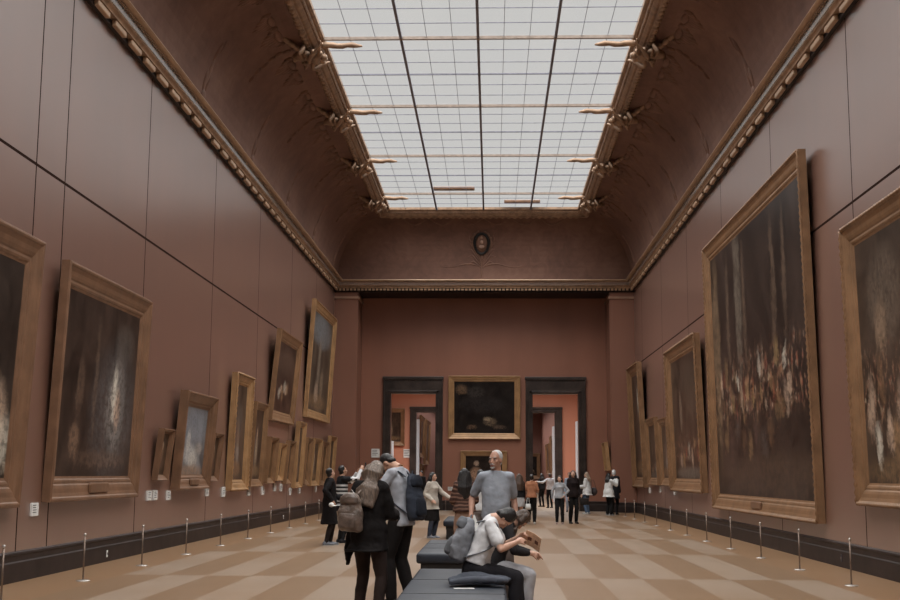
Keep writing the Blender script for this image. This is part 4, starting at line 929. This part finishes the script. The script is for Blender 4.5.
# ---- farther visitors
def far(*a, **k):
    k.setdefault('vox', .014); k.setdefault('eyes', False); return person(*a, **k)
p = far('woman in black top and pale short skirt, back turned, beside the orange top', (.86, 38.9), R(15), 1.58, fem=True, hair=('long', 'brown'), top=cl(.016, .015, .016, hem=-.1), skirt=dict(m=cloth((.38, .38, .39)), hem=.6, flare=.03), shoes=(.3, .3, .3))
tb = empty('tote_bag', world(p, (.36, .16, .5)), R(20)); tag(tb, 'white tote bag beside the woman in the pale short skirt', 'bag', 'bags the visitors carry'); bm = bmesh.new(); loft_e(bm, [(V((0, 0, z)), V((1, 0, 0)), V((0, 1, 0)), rx, ry) for z, rx, ry in ((0, .08, .04), (.06, .09, .05), (.18, .08, .02))], 16, 3); mk('bag', bm, M['white'], tb, True)
bm = bmesh.new(); tube(bm, [(-.05, 0, .17), (-.03, 0, .36), (.03, 0, .36), (.05, 0, .17)], .008, 6); mk('handle', bm, M['white'], tb, True)
far('woman in rust-orange top and black trousers, back turned', (1.26, 39.3), R(-8), 1.57, fem=True, hair=('bun', 'black'), top=cl(.36, .16, .09, sleeve=.45, hem=-.06, loose=.03), legs=cl(.014, .013, .013, w=.01), shoes=(.4, .38, .36), la=(-.2, .22, 1.12), ra=(.2, .22, 1.12))
far('person in white shirt stretching an arm aside in the second doorway', (2.75, 58.5), R(20), 1.62, hair=('short', 'brown'), top=cl(.55, .57, .6, loose=.03), legs=cl(.016, .016, .02), la=(-.6, .15, 1.3), lh=(0, -1, -1))
far('dark-clothed person beyond the white shirt in the second doorway', (2.45, 60.5), R(35), 1.62, hair=('mid', 'black'), top=cl(.02, .02, .022, loose=.03), legs=cl(.016, .016, .018))
far('woman in grey top with hand on hip, dark trousers, facing this way', (2.16, 39.4), R(175), 1.53, fem=True, hair=('long', 'black'), top=cl(.30, .31, .33, loose=.03, hem=-.08), legs=cl(.014, .013, .014, w=.008), shoes=(.3, .22, .2), la=(-.16, .1, 1.0), lh=(-1, -.4, .1), ra=(.26, -.02, .9), rh=(1, -.4, .2))
pb = far('woman in dark jacket over grey top with long black hair, looking up', (2.62, 39.9), R(195), 1.70, fem=True, hair=('long', 'black'), top=cl(.2, .18, .17, hem=-.1), over=dict(m=cloth((.022, .015, .015)), hem=-.12, g=.024, loose=.02, name='jacket'), legs=cl(.014, .013, .013, w=.01), shoes=(.02, .02, .02), head=(-.35, .2), la=(-.25, .05, .95))
hb_ = empty('handbag', world(pb, (-.36, .08, .60)), R(190)); tag(hb_, 'dark handbag of the woman in the dark jacket', 'bag', 'bags the visitors carry'); bm = bmesh.new(); box(bm, (-.14, -.05, 0), (.14, .05, .22), .03); mk('bag', bm, cloth((.03, .025, .024), .5), hb_, True); bm = bmesh.new(); tube(bm, [(-.08, 0, .21), (-.04, 0, .33), (.04, 0, .33), (.08, 0, .21)], .01, 6); mk('handle', bm, cloth((.03, .025, .024), .5), hb_, True)
far('person in pale blue top standing in the second doorway behind the dark jacket', (3.3, 52.6), R(170), 1.66, hair=('short', 'black'), top=cl(.3, .36, .45, loose=.03), legs=cl(.3, .33, .4, w=.01))
pw = far('woman with ash-blond hair, white jacket and blue jeans, by the second doorway', (3.84, 49.8), R(60), 1.67, fem=True, hair=('mid', 'blond'), top=cl(.4, .4, .4), over=dict(m=cloth((.56, .56, .56)), hem=-.16, g=.03, loose=.04, sw=.015, name='jacket'), legs=cl(.075, .11, .17, w=.012), shoes=(.45, .45, .45), la=(-.12, .28, 1.1))
sb_ = empty('shoulder_bag', world(pw, (.36, -.12, .75)), R(60)); tag(sb_, 'dark shoulder bag of the woman in white jacket and jeans', 'bag', 'bags the visitors carry'); bm = bmesh.new(); ell(bm, (0, 0, .16), (.09, .17, .17)); mk('bag', bm, cloth((.05, .04, .04), .5), sb_, True); bm = bmesh.new(); tube(bm, [(0, -.12, .28), (-.07, -.04, .62), (-.07, .05, .62), (0, .12, .28)], .012, 6); mk('strap', bm, cloth((.05, .04, .04), .5), sb_, True)
pc = far('visitor in white jacket and black trousers raising a camera to the pictures', (4.55, 48.2), R(-55), 1.63, fem=True, hair=('mid', 'black'), top=cl(.4, .4, .4), over=dict(m=cloth((.58, .58, .57)), hem=-.2, g=.03, loose=.06, sw=.02, name='jacket'), legs=cl(.015, .014, .014, w=.02), la=(-.02, .36, 1.42), ra=(.1, .36, 1.42), lh=(-.6, 0, -1), rh=(.6, 0, -1), curl=.9, shoes=(.25, .25, .25))
cmr = handheld('camera', 'small camera raised by the visitor in the white jacket', 'camera', world(pc, (.04, .50, 1.44)), R(-55), 0, (.11, .05, .07), BLKP)
bm = bmesh.new(); ell(bm, (0, .04, 0), (.03, .03, .03)); mk('lens', bm, M['steel'], cmr, True)
far('white-haired person in dark coat behind the visitor raising a camera', (4.86, 49.2), R(-30), 1.76, hair=('short', 'white'), skin='light', top=cl(.35, .38, .45), over=dict(m=cloth((.02, .019, .022)), hem=-.35, g=.03, loose=.02), legs=cl(.016, .015, .016), shoes=(.03, .03, .03))
far('dark-haired person in black walking in the first doorway behind the cream cardigan', (-3.2, 55.5), R(160), 1.70, hair=('short', 'black'), top=cl(.02, .02, .022, loose=.03), legs=cl(.02, .02, .02))
